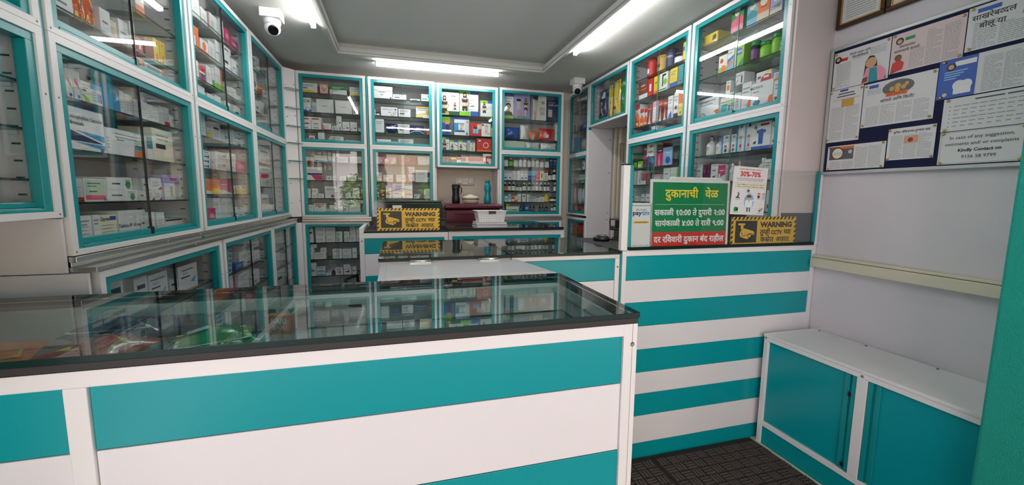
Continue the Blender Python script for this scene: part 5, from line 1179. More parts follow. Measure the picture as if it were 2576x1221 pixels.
    ('R2U', 'third', '0.024,0.096,2.0895,0.213,orsl,0,1;0.102,0.159,2.0895,0.162,orsl,1,1;0.164,0.211,2.0895,0.152,orsl,2,1;0.217,0.285,2.0895,0.174,redfl,3,1;0.294,0.362,2.0895,0.187,wpk,4,1;0.377,0.432,2.0895,0.187,redfl,5,1;0.437,0.492,2.0895,0.180,redfl,6,1;0.504,0.570,2.0895,0.187,wgb,7,1;0.580,0.636,2.0895,0.201,wpurp,8,1;0.643,0.697,2.0895,0.197,orany,9,1'),
    ('R2U', 'bottom', '0.157,0.263,2.0000,0.067,kbox,0,1;0.285,0.364,2.0000,0.067,wt,1,1'),
    ('R1U', 'top', '0.030,0.179,2.5335,0.081,yellab,0,1;0.296,0.397,2.5335,0.152,orgred,1,1;0.417,0.500,2.5335,0.152,orgblue,2,1;0.502,0.590,2.5335,0.143,orgora,3,1;0.595,0.678,2.5335,0.124,orglav,4,1'),
    ('R1U', 'second', '0.198,0.276,2.3035,0.123,wgfruit,0,1;0.278,0.334,2.3035,0.166,wbsea,1,1;0.340,0.418,2.3035,0.157,neem,2,1;0.454,0.514,2.3035,0.130,jaramla,3,1;0.516,0.597,2.3035,0.106,jargreen,4,1;0.601,0.675,2.3035,0.127,jargreen,5,1;0.679,0.741,2.3035,0.066,greenbx,6,1'),
    ('R1U', 'bottom', '0.020,0.221,1.9850,0.194,medneb,0,1;0.245,0.360,1.9850,0.169,accu,1,1;0.364,0.420,1.9850,0.152,wcaps,2,1;0.286,0.325,2.1545,0.083,worb,1,2;0.423,0.497,1.9850,0.204,worc,3,1;0.359,0.436,2.1900,0.076,wox,2,2;0.500,0.658,1.9850,0.179,medhand,4,1;0.531,0.639,2.1650,0.059,redmach,4,2;0.668,0.749,1.9850,0.159,wman,5,1;0.662,0.743,2.1453,0.045,wors,5,2'),
    ('R2M', 'top', '0.020,0.095,1.7115,0.146,greend,0,1;0.102,0.174,1.7115,0.063,limeb,1,1;0.179,0.235,1.7115,0.208,rbr,2,1;0.239,0.367,1.7115,0.210,shaver,3,1;0.386,0.475,1.7115,0.192,pinkraz,4,1;0.477,0.601,1.7115,0.151,bluecl,5,1;0.604,0.683,1.7115,0.151,kbox,6,1'),
    ('R2M', 'second', '0.029,0.084,1.5585,0.131,wt,0,1;0.089,0.162,1.5585,0.131,wbs,1,1;0.167,0.244,1.5585,0.102,redw,2,1;0.251,0.314,1.5585,0.101,mardk,3,1;0.334,0.367,1.5585,0.086,wbl,4,1;0.372,0.442,1.5585,0.086,wpk,5,1;0.487,0.579,1.5585,0.130,wlime,6,1;0.589,0.686,1.5585,0.131,limew,7,1'),
    ('R2M', 'third', '0.074,0.120,1.4035,0.050,wk,0,1;0.185,0.232,1.4035,0.067,wk,1,1;0.255,0.318,1.4035,0.069,wk,2,1'),
    ('R1M', 'top', '0.117,0.185,1.7485,0.134,botwy,0,1;0.205,0.269,1.7485,0.122,botwy,1,1;0.274,0.342,1.7485,0.125,wredbot,2,1;0.348,0.402,1.7485,0.123,wredbot,3,1;0.410,0.474,1.7485,0.179,worbot,4,1;0.476,0.531,1.7485,0.179,worbot,5,1;0.533,0.673,1.7485,0.167,fourway,6,1;0.676,0.783,1.7485,0.157,fourway,7,1'),
    ('R1M', 'second', '0.040,0.110,1.5585,0.131,wkbird,0,1;0.113,0.153,1.5585,0.127,mardk,1,1;0.159,0.188,1.5585,0.124,mardk,2,1;0.190,0.260,1.5585,0.126,wkbird,3,1;0.262,0.329,1.5585,0.112,magw,4,1;0.360,0.396,1.5585,0.121,botbs,5,1;0.416,0.449,1.5585,0.132,botpc,6,1;0.579,0.641,1.5585,0.138,botclr,7,1;0.643,0.691,1.5585,0.125,wtext,8,1;0.696,0.740,1.5585,0.126,glg,9,1'),
    ('R1M', 'third', '0.672,0.755,1.3635,0.130,redS,0,1'),
]
ORD = 'first second third fourth fifth sixth seventh eighth ninth tenth eleventh twelfth thirteenth fourteenth fifteenth sixteenth seventeenth eighteenth'.split()
LEV = ['', 'lowest', 'second up', 'third up', 'fourth up', 'fifth up', 'sixth up']
NOUN = {'box': 'box', 'pouch': 'packet', 'bottle': 'bottle', 'jar': 'jar', 'tin': 'tin'}
jit = random.Random(3)
for cab, nm, data in STOCK:
    wall, a0, a1, z0, z1, face, dep, ph = CABS[cab]
    (ox, oy), rz = frame_of(cab)
    items = [q.split(',') for q in data.split(';')]
    depth = {}
    height = {}
    for q in items: height[q[5]] = max(height.get(q[5], 1), int(q[6]))
    for q in items:
        u0, u1, z, h = [float(v) for v in q[:4]]; sty = q[4]; col = q[5]; lev = int(q[6])
        if col not in depth: depth[col] = (jit.uniform(-.004, .004), min(dep - .085, jit.uniform(.09, .13)))
        jy, d = depth[col]
        w = u1 - u0 - .0015; y = .06 + jy
        kind = STY[sty][0]
        noun = NOUN[kind] if kind != 'box' else box_kind(sty, w, h)[1]
        if kind == 'box' and lev > 1: d -= .004 * lev
        a = (u0 + u1) / 2
        if wall == 'L': loc = (ox - y, oy + a, z)
        elif wall == 'R': loc = (ox + y, oy - a, z)
        else: loc = (ox + a, oy + y, z)
        pos = ORD[int(col)]
        if height[col] > 1: lab = '%s %s, %s in %s stack, %s shelf of %s' % (STY[sty][3], noun, LEV[lev], pos, nm, ph)
        else: lab = '%s %s, %s along %s shelf of %s' % (STY[sty][3], noun, pos, nm, ph)
        stock_item(sty, w, h, d, loc, rz, lab, '%s shelf stock of the %s' % (nm, ph))

# ================================================================ lamps and cameras
def led_batten(lab, x, y, L, along_y):
    t = thing('tube_light', lab, 'light', (x, y, CZ), 0 if not along_y else PI / 2, 'ceiling tube lights')
    s = MB(); s.box(-L / 2, L / 2, -.014, .014, -.014, -.0005, 'led_body'); s.build('housing', parent=t)
    s = MB()
    pts = [(.017 * math.cos(q), -.027 - .017 * math.sin(q)) for q in [math.radians(-50 + 280 * i / 12) for i in range(13)]]
    n = len(s.v)
    for xx in (-L / 2 + .012, L / 2 - .012): s.v += [(xx, p_[0], p_[1]) for p_ in pts]
    for i in range(12): s.face([n + i, n + i + 1, n + 13 + i + 1, n + 13 + i], 'led', True)
    s.build('diffuser', parent=t)
    for sg in (-1, 1):
        s = MB(); xx = sg * (L / 2 - .006); s.box(xx - .006, xx + .006, -.018, .018, -.045, -.0005, 'led_body'); s.build('end_cap', parent=t, bevel=.002)
led_batten('lit white tube light along the left-wall side of the ceiling tray', -.585, 2.94, 1.22, True)
led_batten('lit white tube light along the back edge of the ceiling tray', .44, 4.36, 1.25, False)
led_batten('lit white tube light along the right-wall side of the ceiling tray', 1.555, 2.91, 1.22, True)
led_batten('lit white tube light along the street edge of the ceiling tray', .44, 1.02, 1.25, False)
def cctv(x, y, yaw, tilt, lab):
    t = thing('security_camera', lab, 'camera', (x, y, CZ), 0, 'ceiling security cameras')
    s = MB(); s.box(-.065, .065, -.065, .065, -.062, -.0005, 'led_body'); s.build('junction_box', parent=t, bevel=.004)
    s = MB(); s.lathe([(.056, -.062), (.056, -.085), (.050, -.10)], 'led_body', 20, cap=True); s.build('collar', parent=t)
    s = MB(); s.ball((0, 0, 0), .052, 'led_body', 20, 14)
    o = s.build('turret', parent=t, loc=(0, 0, -.118))
    s = MB(); s.lathe([(.034, .0), (.034, .006), (.028, .010)], 'lens', 18)
    l = s.build('lens', parent=t)
    d = Vector((math.sin(yaw) * math.cos(tilt), -math.cos(yaw) * math.cos(tilt), -math.sin(tilt)))
    l.location = Vector((0, 0, -.118)) + d * .042; l.rotation_euler = d.to_track_quat('Z', 'Y').to_euler()
cctv(-.835, 3.42, .35, .55, 'white turret security camera on the ceiling by the left-wall cabinets')
cctv(1.955, 4.33, -.35, .55, 'white turret security camera on the ceiling by the far right-wall cabinets')

# ================================================================ fridge niche
t = thing('fridge', 'small maroon fridge standing in the niche of the back wall', 'fridge', (.78, 4.28, 0))
s = MB(); s.box(-.305, .305, .05, .60, .03, 1.30, 'maroon'); s.build('body', parent=t, bevel=.012)
s = MB(); s.box(-.305, .305, .0, .048, .06, 1.285, 'maroon'); d = s.build('door', parent=t, bevel=.012)
s = MB(); s.box(-.2, .2, -.012, .0, 1.245, 1.265, 'maroon'); s.build('handle', parent=d, bevel=.004)
s = MB(); s.box(-.318, .318, -.012, .61, 1.302, 1.352, 'maroon'); s.build('lid', parent=t, bevel=.014)
for xx in (-.25, .25):
    s = MB(); s.lathe([(.02, 0), (.02, .03)], 'black_plastic', 10, xx, .2); s.build('foot', parent=t)
t = thing('drinking_bottle', 'black drinking bottle on the fridge', 'bottle', (.64, 4.66, 1.3525))
s = MB(); s.lathe([(.040, 0), (.045, .01), (.046, .06), (.038, .10), (.044, .17), (.046, .185)], 'black_plastic', 20); s.build('body', parent=t)
s = MB(); s.lathe([(.046, .186), (.047, .20), (.040, .214), (.018, .218)], 'matte_black', 20); s.build('cap', parent=t)
s = MB(); s.tube([(.044, 0, .19), (.064, 0, .17), (.062, 0, .12), (.043, 0, .10)], .006, 'matte_black'); s.build('strap', parent=t)
t = thing('casserole', 'cream round lidded casserole on the fridge', 'casserole', (.80, 4.60, 1.3525))
s = MB(); s.lathe([(.070, 0), (.088, .012), (.094, .038), (.096, .045)], 'cream_plastic', 24); s.build('bowl', parent=t)
s = MB(); s.lathe([(.098, .046), (.099, .052)], 'brown_trim', 24); s.build('band', parent=t)
s = MB(); s.lathe([(.096, .053), (.088, .075), (.060, .088), (.03, .092), (.03, .10), (.012, .102)], 'cream_plastic', 24); s.build('lid', parent=t)
t = thing('drinking_bottle', 'tall teal wavy drinking bottle on the fridge', 'bottle', (1.00, 4.62, 1.3525))
s = MB(); s.lathe([(.036, 0), (.042, .012), (.043, .06), (.032, .105), (.040, .15), (.042, .185), (.030, .225), (.021, .232)], 'bottle_teal', 20); s.build('body', parent=t)
s = MB(); s.lathe([(.026, .233), (.028, .236), (.028, .262), (.024, .266)], 'bottle_teal', 18); s.build('cap', parent=t)
t = thing('switchboard', 'white switch and socket board with two plugs in the niche', 'switchboard', (.78, 4.912, 1.61))
s = MB(); s.box(-.105, .105, -.014, .0, -.04, .04, 'led_body'); s.build('plate', parent=t, bevel=.004)
for x in (-.06, .065):
    s = MB(); s.box(x - .025, x + .025, -.045, -.0145, -.025, .025, 'white_panel'); s.build('plug', parent=t, bevel=.006)
for x in (-.012, .012):
    s = MB(); s.box(x - .008, x + .008, -.0185, -.0145, -.014, .014, 'white_panel'); s.build('switch', parent=t, bevel=.001)
s = MB(); s.tube([(.07, -.05, 0), (.115, -.06, -.03), (.135, -.07, -.11), (.12, -.10, -.19), (.08, -.12, -.249)], .003, 'led_body', 6); s.build('cable', parent=t)

# ================================================================ on the rear counters
t = thing('book', 'pale ledger book at the bottom under the white basket', 'book', (.745, 3.36, 1.1845), .04)
s = MB(); s.box(-.13, .13, -.09, .10, 0, .004, 'print_lg'); s.box(-.126, .128, -.088, .098, .004, .018, 'paper'); s.box(-.13, .13, -.09, .10, .018, .022, 'print_lv'); s.build('block', parent=t)
t = thing('book', 'grey-covered register book on top, directly under the white basket', 'book', (.745, 3.36, 1.2075), -.02)
s = MB(); s.box(-.13, .13, -.09, .10, 0, .003, 'print_lg'); s.box(-.127, .128, -.088, .098, .003, .015, 'paper'); s.box(-.13, .13, -.09, .10, .015, .018, 'print_lg'); s.build('block', parent=t)
t = thing('basket', 'white perforated plastic basket on two books, rear counter', 'basket', (.75, 3.375, 1.2265))
s = MB()
NX, NZ = 11, 4
def bw(mb, a, b_, inward, n):
    """tapered wall between two bottom corners with rows of holes"""
    (ax, ay), (bx_, by) = a, b_
    H_, tp = .088, 1.16
    def pt(u, v, off):
        k = 1 + (tp - 1) * v
        x = (ax + (bx_ - ax) * u) * k; y = (ay + (by - ay) * u) * k
        return (x - inward[0] * off, y - inward[1] * off, v * H_)
    rows = [0, .14] + [q for r_ in range(3) for q in (.20 + r_ * .2, .20 + r_ * .2 + .10)] + [.82, 1.0]
    cols = [0, .03] + [q for c_ in range(n) for q in (.05 + c_ * .92 / n, .05 + c_ * .92 / n + .045)] + [1.0]
    for i in range(len(cols) - 1):
        for j in range(len(rows) - 1):
            hole = (i >= 2 and i % 2 == 0 and i < 2 + 2 * n) and (2 <= j < 8 and j % 2 == 0)
            if hole: continue
            for off in (0, .0025):
                q = [pt(cols[i], rows[j], off), pt(cols[i + 1], rows[j], off), pt(cols[i + 1], rows[j + 1], off), pt(cols[i], rows[j + 1], off)]
                mb.poly(q if off == 0 else q[::-1], 'led_body')
bw(s, (-.105, -.075), (.105, -.075), (0, -1), 10); bw(s, (.105, -.075), (.105, .075), (1, 0), 7)
bw(s, (.105, .075), (-.105, .075), (0, 1), 10); bw(s, (-.105, .075), (-.105, -.075), (-1, 0), 7)
s.box(-.105, .105, -.075, .075, 0, .003, 'led_body'); s.build('body', parent=t)
s = MB(); ringbox(s, -.130, .130, -.095, .095, .012, .087, .094, 'led_body'); s.build('rim', parent=t, bevel=.002)
s = MB(); s.box(-.03, .03, -.100, -.094, .070, .092, 'black_plastic'); s.build('clip', parent=t, bevel=.002)
t = thing('printer', 'black box-shaped printer under a loose clear dust cover', 'printer', (.10, 3.50, 1.171))
s = MB(); s.box(-.265, .265, 0, .22, 0, .205, 'matte_black'); s.box(-.265, .265, .06, .22, .205, .222, 'black_plastic'); s.build('body', parent=t, bevel=.008)
s = MB(); n = 14
def cov(i, j):
    u, v = i / n, j / n
    x = (u - .5) * .56; y = -.012 + v * .25
    z = .228 + .012 * math.sin(7 * u + 3 * v) * math.sin(5 * v + 1) * .6
    return (x, y, z)
for j in range(n + 1):
    for i in range(n + 1): s.v.append(cov(i, j))
for j in range(n):
    for i in range(n):
        q = j * (n + 1) + i; s.face([q, q + 1, q + n + 2, q + n + 1], 'clear_plastic', True)
b0 = len(s.v)
for j in range(8):
    for i in range(n + 1):
        x, y, z = cov(i, 0); s.v.append((x * (1 + .01 * j), y - .004 * j - .01 * abs(math.sin(3.2 * i)) * j / 8, z - j * .028))
for j in range(7):
    for i in range(n):
        q = b0 + j * (n + 1) + i; s.face([q, q + n + 1, q + n + 2, q + 1], 'clear_plastic', True)
s.build('dust_cover', parent=t)
s = MB(); s.box(-.035, .035, 0, .003, 0, .192, 'paper'); s.box(-.035, .035, .003, .03, 0, .003, 'paper')
tag(s.build('card_stand', loc=(-.005, 3.32, 1.171)), 'small white card peeking over the rear warning sign', 'card')
s = MB(); s.box(-.025, .025, 0, .05, 0, .09, 'matte_black'); s.box(-.02, .02, -.002, 0, .03, .07, 'black_plastic')
tag(s.build('card_terminal', loc=(.345, 3.26, 1.171), bevel=.004), 'small black payment terminal beside the rear warning sign', 'terminal')
s = MB(); s.tube([(-.235, 3.744, 1.175), (-.21, 3.744, 1.29), (-.165, 3.744, 1.40), (-.07, 3.744, 1.47), (.04, 3.744, 1.50), (.14, 3.744, 1.48), (.24, 3.744, 1.43), (.33, 3.744, 1.33), (.36, 3.744, 1.1735)], .0018, 'black_plastic', 6)
tag(s.build('cable'), 'thin black cable arching over the covered printer', 'cable')
# chair behind the counter end
t = thing('office_chair', 'black office chair half hidden behind the white counter post', 'chair', (-.175, 3.98, 0), -.3)
s = MB(); s.box(-.23, .23, -.22, .22, .43, .49, 'matte_black'); s.build('seat', parent=t, bevel=.02)
s = MB(); s.box(-.22, .22, .20, .25, .62, 1.10, 'matte_black'); s.build('backrest', parent=t, bevel=.02)
s = MB(); s.tube([(0, .2, .46), (0, .27, .5), (0, .26, .7)], .018, 'black_plastic'); s.build('back_support', parent=t)
for sg in (-1, 1):
    s = MB(); s.tube([(sg * .25, .12, .46), (sg * .27, .12, .66), (sg * .27, -.14, .67), (sg * .25, -.16, .47)], .016, 'black_plastic'); s.build('armrest', parent=t)
s = MB(); s.lathe([(.03, .10), (.03, .43)], 'steel', 12); s.build('column', parent=t)
for i in range(5):
    a = 2 * PI * i / 5
    s = MB(); s.tube([(0, 0, .10), (.27 * math.cos(a), .27 * math.sin(a), .07)], .02, 'black_plastic'); l = s.build('leg', parent=t)
    s = MB(); s.ball((.27 * math.cos(a), .27 * math.sin(a), .03), .03, 'black_plastic', 10, 8); s.build('caster', parent=l)

# ================================================================ on the desk behind the striped counter
t = thing('mouse', 'black computer mouse on the dark desk', 'mouse', (1.215, 2.27, 1.1725), .9)
s = MB(); s.ball((0, 0, .012), .052, 'black_plastic', 20, 12, (.62, 1.0, .55))
for i, v in enumerate(s.v): s.v[i] = (v[0], v[1], max(0, v[2]))
s.build('body', parent=t)
s = MB(); s.lathe([(.006, -.003), (.006, .003)], 'plastic_g', 10); o = s.build('wheel', parent=t, loc=(0, -.024, .037)); o.rotation_euler = (0, PI / 2, 0)
t = thing('barcode_scanner', 'black upright barcode scanner beside the screen post', 'scanner', (1.355, 2.33, 1.1725), -.5)
s = MB(); s.lathe([(.05, 0), (.05, .008), (.02, .014)], 'black_plastic', 18); s.build('base', parent=t)
s = MB(); s.box(-.018, .018, -.012, .012, .012, .08, 'black_plastic'); s.build('stem', parent=t, bevel=.004)
s = MB(); s.prism([(-.045, .06), (.045, .06), (.05, .14), (-.05, .14)], -.02, .02, 'black_plastic'); h = s.build('head', parent=t, bevel=.006)
s = MB(); s.box(-.04, .04, -.0225, -.0205, .075, .125, 'lens'); s.build('window', parent=h)
s = MB(); s.box(-.16, .16, 0, .012, 0, .20, 'print_dg'); s.box(-.15, .15, -.001, 0, .01, .19, 'matte_black')
o = tag(s.build('laptop_back', loc=(1.955, 2.05, 1.1735), bevel=.008), 'grey rounded laptop lid behind the right warning sign', 'laptop'); o.rotation_euler = (-.12, 0, .0)
s = MB(); s.box(-.175, .175, 0, .02, 0, .385, 'led_body')
o = tag(s.build('white_board', loc=(1.61, 1.925, 1.1735), bevel=.014), 'white rounded board peeking out above the shop-hours sign', 'board'); 

# ================================================================ signs
def signboard(name, lab, cat, w, h, d, loc, lean=0.0, rz=0.0, m='paper', art_fn=None, bevel=.0, roll=0.0):
    t = thing(name, lab, cat, loc); t.rotation_euler = (lean, roll, rz)
    s = MB(); s.box(0, w, 0, d, 0, h, m); s.build('board', parent=t, bevel=bevel)
    a = MB(); art_fn(a, w, h); a.build('print', parent=t)
    return t
def warning_art(a, w, h):
    y = -.0004
    rect(a, 0, w, 0, h, 'signk', y)
    bw_ = .016
    n = 17
    for i in range(n):
        x0 = i * w / n; q = w / n * .5
        for (z0, z1) in ((0, bw_), (h - bw_, h)):
            x1 = min(w, x0 + q + bw_ * .6)
            a.poly([(x0, y - .0003, z0), (x0 + q, y - .0003, z0), (min(w, x0 + q + bw_ * .7), y - .0003, z1), (min(w, x0 + bw_ * .7), y - .0003, z1)], 'print_signy')
    n = 6
    for i in range(n):
        z0 = i * h / n
        for xa in (0, w - bw_ * .8):
            a.poly([(xa, y - .0003, z0), (xa + bw_ * .8, y - .0003, min(h, z0 + bw_ * .6)), (xa + bw_ * .8, y - .0003, min(h, z0 + h / n * .5 + bw_ * .6)), (xa, y - .0003, z0 + h / n * .5)], 'print_signy')
    rect(a, bw_ * .8, w - bw_ * .8, bw_, h - bw_, 'signy', y - .0006)
    kx0, kx1, kz0, kz1 = w * .06, w * .385, h * .13, h * .87
    rect(a, kx0, kx1, kz0, kz1, 'signk', y - .0009)
    U = lambda u, v: (kx0 + (kx1 - kx0) * u, y - .0012, kz0 + (kz1 - kz0) * v)
    for pts in ([(.12, .80), (.44, .80), (.44, .88), (.12, .88)], [(.24, .62), (.36, .62), (.36, .80), (.24, .80)],
                [(.20, .40), (.30, .62), (.40, .66), (.84, .52), (.90, .42), (.86, .36), (.74, .34), (.70, .26), (.58, .16), (.44, .20), (.24, .28)]):
        a.poly([U(*p_) for p_ in pts], 'print_signy')
    q = U(.68, .31); ring(a, q[0], q[2], (kz1 - kz0) * .125, (kz1 - kz0) * .03, 'signk', y - .0015)
    q = U(.30, .42); disc(a, q[0], q[2], (kz1 - kz0) * .035, 'signk', y - .0015)
    a.poly([(p_[0], y - .0015, p_[2]) for p_ in (U(.30, .30), U(.86, .40), U(.86, .425), U(.30, .325))], 'print_signk')
    X = w * .68
    put_text(a, 'WARNING', X, h * .655, 'print_signk', h=h * .165, w=w * .50, y=y - .001, bold=.055)
    put_text(a, 'तुम्ही', w * .513, h * .40, 'print_signk', h=h * .15, w=w * .155, y=y - .001, bold=.03)
    put_text(a, 'CCTV', w * .695, h * .40, 'print_signk', h=h * .135, w=w * .17, y=y - .001, bold=.05)
    put_text(a, 'च्या', w * .865, h * .40, 'print_signk', h=h * .15, w=w * .115, y=y - .001, bold=.03)
    put_text(a, 'कक्षेत', w * .55, h * .155, 'print_signk', h=h * .145, w=w * .21, y=y - .001, bold=.025)
    put_text(a, 'आहात.', w * .80, h * .155, 'print_signk', h=h * .145, w=w * .22, y=y - .001, bold=.025)
signboard('warning_sign', 'yellow CCTV warning sign standing on the rear counter by the printer', 'sign', .468, .172, .004, (-.153, 3.222, 1.1715), -.06, 0, 'print_signy', warning_art)
signboard('warning_sign', 'yellow CCTV warning sign behind the glass screen, beside the shop-hours sign', 'sign', 0.462, .168, .003, (1.782, 1.8405, 1.1735), -.012, 0, 'print_signy', warning_art)
def hours_art(a, w, h):
    y = -.0004; m_ = .014
    rect(a, m_, w - m_, h * .245, h - m_, 'sgreen', y); rect(a, m_, w - m_, m_, h * .245, 'sred', y)
    put_text(a, 'दुकानाची', w * .385, h * .745, 'print_syell', h=h * .105, w=w * .41, y=y - .0004, bold=.026)
    put_text(a, 'वेळ', w * .765, h * .745, 'print_syell', h=h * .105, w=w * .17, y=y - .0004, bold=.026)
    n = 60
    for i in range(n):
        x = w * (.06 + .88 * i / n); rect(a, x, x + w * .008, h * .640, h * .646, 'w', y - .0004)
    put_text(a, 'सकाळी १0:00 ते दुपारी २:00', w * .5, h * .49, 'print_w', h=h * .072, w=w * .89, y=y - .0004, bold=.032)
    put_text(a, 'सायंकाळी ४:00 ते रात्री ९:00', w * .5, h * .335, 'print_w', h=h * .072, w=w * .87, y=y - .0004, bold=.032)
    put_text(a, 'दर रविवारी दुकान बंद राहील', w * .5, h * .10, 'print_w', h=h * .075, w=w * .89, y=y - .0004, bold=.03)
signboard('shop_hours_sign', 'green and red shop-hours sign with white Marathi lettering behind the glass screen', 'sign', .500, .366, .006, (1.262, 1.8410, 1.1735), -.03, 0, 'paper', hours_art)
def pay_art(a, w, h):
    y = -.0004
    rect(a, w * .04, w * .96, h * .03, h * .95, 'navy', y); rect(a, w * .06, w * .94, h * .035, h * .94, 'paper', y - .0002)
    put_text(a, 'We Prefer', w * .5, h * .835, 'print_txt', w=w * .5, y=y - .0005, bold=.01)
    put_text(a, 'pay', w * .32, h * .745, 'print_navy', h=h * .095, w=w * .42, y=y - .0005, bold=.03)
    put_text(a, 'tm', w * .70, h * .745, 'print_sb', h=h * .095, w=w * .34, y=y - .0005, bold=.03)
    rect(a, w * .14, w * .86, h * .565, h * .615, 'signy', y - .0005); rect(a, w * .22, w * .78, h * .583, h * .597, 'txt', y - .0007)
    for i in range(3): rect(a, w * (.12 + .28 * i), w * (.32 + .28 * i), h * .09, h * .10, 'g', y - .0005)
    rect(a, w * .03, w * .97, 0, h * .04, 'sb', y - .0006)
signboard('payment_card', 'white mobile-payment card with blue foot behind the screen, beside the post', 'card', .128, .243, .004, (1.147, 1.8410, 1.1735), -.03, 0, 'paper', pay_art)
def flyer_art(a, w, h):
    y = -.0004
    T = lambda s_, x, z, c, ww, b_=0: put_text(a, s_, w * x, h * z, 'print_' + c, w=w * ww, y=y, bold=b_)
    T('GENERIC MEDICINES ARE CHEAPER BY', .5, .935, 'r', .66, .01)
    T('30%-70%', .5, .80, 'r', .60, .03)
    T('Low cost alternative to branded drugs which', .5, .745, 'dr', .80); T('provide us with exactly the same benefits', .5, .71, 'dr', .74)
    rect(a, w * .08, w * .96, h * .555, h * .665, 'gd', y); rect(a, w * .09, w * .95, h * .56, h * .66, 'cr', y - .0002)
    y -= .0006
    T('Generic Medicines for Cold, Flu, Fever, Thyroid,', .52, .62, 'k', .80, .01); T('Diabetes, Cardiac Diseases & Many more diseases', .52, .578, 'k', .80, .01)
    # doctor in an oval
    disc(a, w * .52, h * .285, h * .165, 'lb', y, 22, .78)
    y2 = y - .0003
    g = lambda pts, c, k: a.poly([(w * .52 + p_[0] * w, y2 - k * .0002, h * .285 + p_[1] * h) for p_ in pts], P(c))
    g([(-.10, -.13), (.09, -.13), (.11, .0), (.05, .035), (-.06, .035), (-.12, .0)], 'w', 0); g([(-.05, -.22), (-.01, -.22), (-.02, -.13), (-.05, -.13)], 'dg', 0); g([(.02, -.22), (.06, -.22), (.05, -.13), (.02, -.13)], 'dg', 0)
    g([(-.03, .03), (.02, .03), (-.005, -.05)], 'lb', 1); disc(a, w * .515, h * .36, h * .045, 'sk', y2 - .0005); g([(-.07, .08), (.06, .08), (.05, .12), (-.03, .135), (-.08, .11)], 'br', 4)
    g([(.08, .0), (.15, .02), (.14, .04), (.08, .03)], 'w', 3)
    # little icons
    g2 = lambda pts, c: a.poly([(p_[0] * w, y - .0002, p_[1] * h) for p_ in pts], P(c))
    g2([(.12, .34), (.24, .34), (.24, .36), (.20, .37), (.23, .42), (.19, .47), (.16, .46), (.19, .42), (.14, .37), (.12, .36)], 'dg')
    g2([(.44, .48), (.50, .48), (.52, .52), (.48, .53), (.46, .545), (.44, .52)], 'dg')
    g2([(.75, .34), (.84, .34), (.84, .44), (.75, .44)], 'p'); g2([(.77, .37), (.82, .37), (.82, .41), (.77, .41)], 'w'); g2([(.75, .45), (.84, .45), (.84, .465), (.75, .465)], 'r')
    g2([(.90, .33), (.98, .33), (.98, .44), (.90, .44)], 'lg'); g2([(.90, .45), (.98, .45), (.98, .465), (.90, .465)], 'dg')
    g2([(.10, .06), (.22, .07), (.22, .15), (.12, .16), (.10, .13)], 'gr'); g2([(.17, .09), (.22, .095), (.22, .125), (.17, .12)], 'li')
    ring(a, w * .88, h * .10, h * .05, h * .012, 'lg', y - .0002); g2([(.83, .11), (.86, .07), (.96, .15), (.95, .16), (.86, .095), (.845, .12)], 'k')
    for x, z, q in ((.18, .31, .14), (.48, .465, .12), (.16, .04, .13), (.87, .035, .16)): rect(a, w * (x - q / 2), w * (x + q / 2), h * z, h * (z + .008), 'g', y)
o = signboard('flyer', 'white discount flyer reading 30%-70% taped to the glass screen', 'flyer', .232, .262, .0008, (1.752, 1.8285, 1.358), 0, 0, 'paper', flyer_art, roll=.035)

# ================================================================ notice board and frames on the right wall
BX = 2.410
def on_wall(name, lab, cat, y0, y1, z0, z1, thick, m, art_fn=None, edge=0, group=None, rot=0.0):
    """thing on the right wall: local x runs from y0 (far) towards the street"""
    t = thing(name, lab, cat, (BX - .0172 - (thick - .0222), y0, z0), -PI / 2, group)
    s = MB(); s.box(0, y0 - y1, 0, .0006, 0, z1 - z0, m); s.build('sheet', parent=t)
    if art_fn: a = MB(); art_fn(a, y0 - y1, z1 - z0); a.build('print', parent=t)
    return t
t = thing('notice_board', 'navy felt notice board in an aluminium frame on the right wall', 'notice board', (BX - .0205, 1.84, 1.585), -PI / 2)
Wb, Hb = 1.10, .70
s = MB(); s.box(.012, Wb - .012, .004, .0195, .012, Hb - .012, 'navy_felt'); s.build('felt', parent=t)
s = MB(); s.box(0, Wb, -.004, .020, 0, .016, 'alu'); s.box(0, Wb, -.004, .020, Hb - .016, Hb, 'alu'); s.box(0, .016, -.004, .020, .016, Hb - .016, 'alu'); s.box(Wb - .016, Wb, -.004, .020, .016, Hb - .016, 'alu'); s.build('frame', parent=t, bevel=.002)
def columns(a, w, h, cols, rows, x0=.05, x1=.95, z0=.05, z1=.9, c='txt', y=-.0004, skip=(), lh=.32):
    cw = (x1 - x0) / cols
    rr = random.Random(int(w * 1000) + cols)
    for i in range(cols):
        for j in range(rows):
            xa = x0 + i * cw + cw * .05; xb = x0 + (i + 1) * cw - cw * .05; za = z1 - (z1 - z0) * (j + 1) / rows
            zb = za + (z1 - z0) / rows * lh
            if any(xa < q[1] and xb > q[0] and za < q[3] and zb > q[2] for q in skip): continue
            if rr.random() < .12: xb = xa + (xb - xa) * rr.uniform(.3, .8)
            q = xa
            while q < xb - .004:
                e = min(xb, q + rr.uniform(.018, .06)); rect(a, w * q, w * e, h * za, h * zb, c, y); q = e + .007
def pins(a, w, h, cs=((.04, .95), (.96, .95), (.04, .05), (.96, .05))):
    for u, v in cs: a.ball((w * u, -.0037, h * v), .006, 'brass', 8, 6, (1, .5, 1))
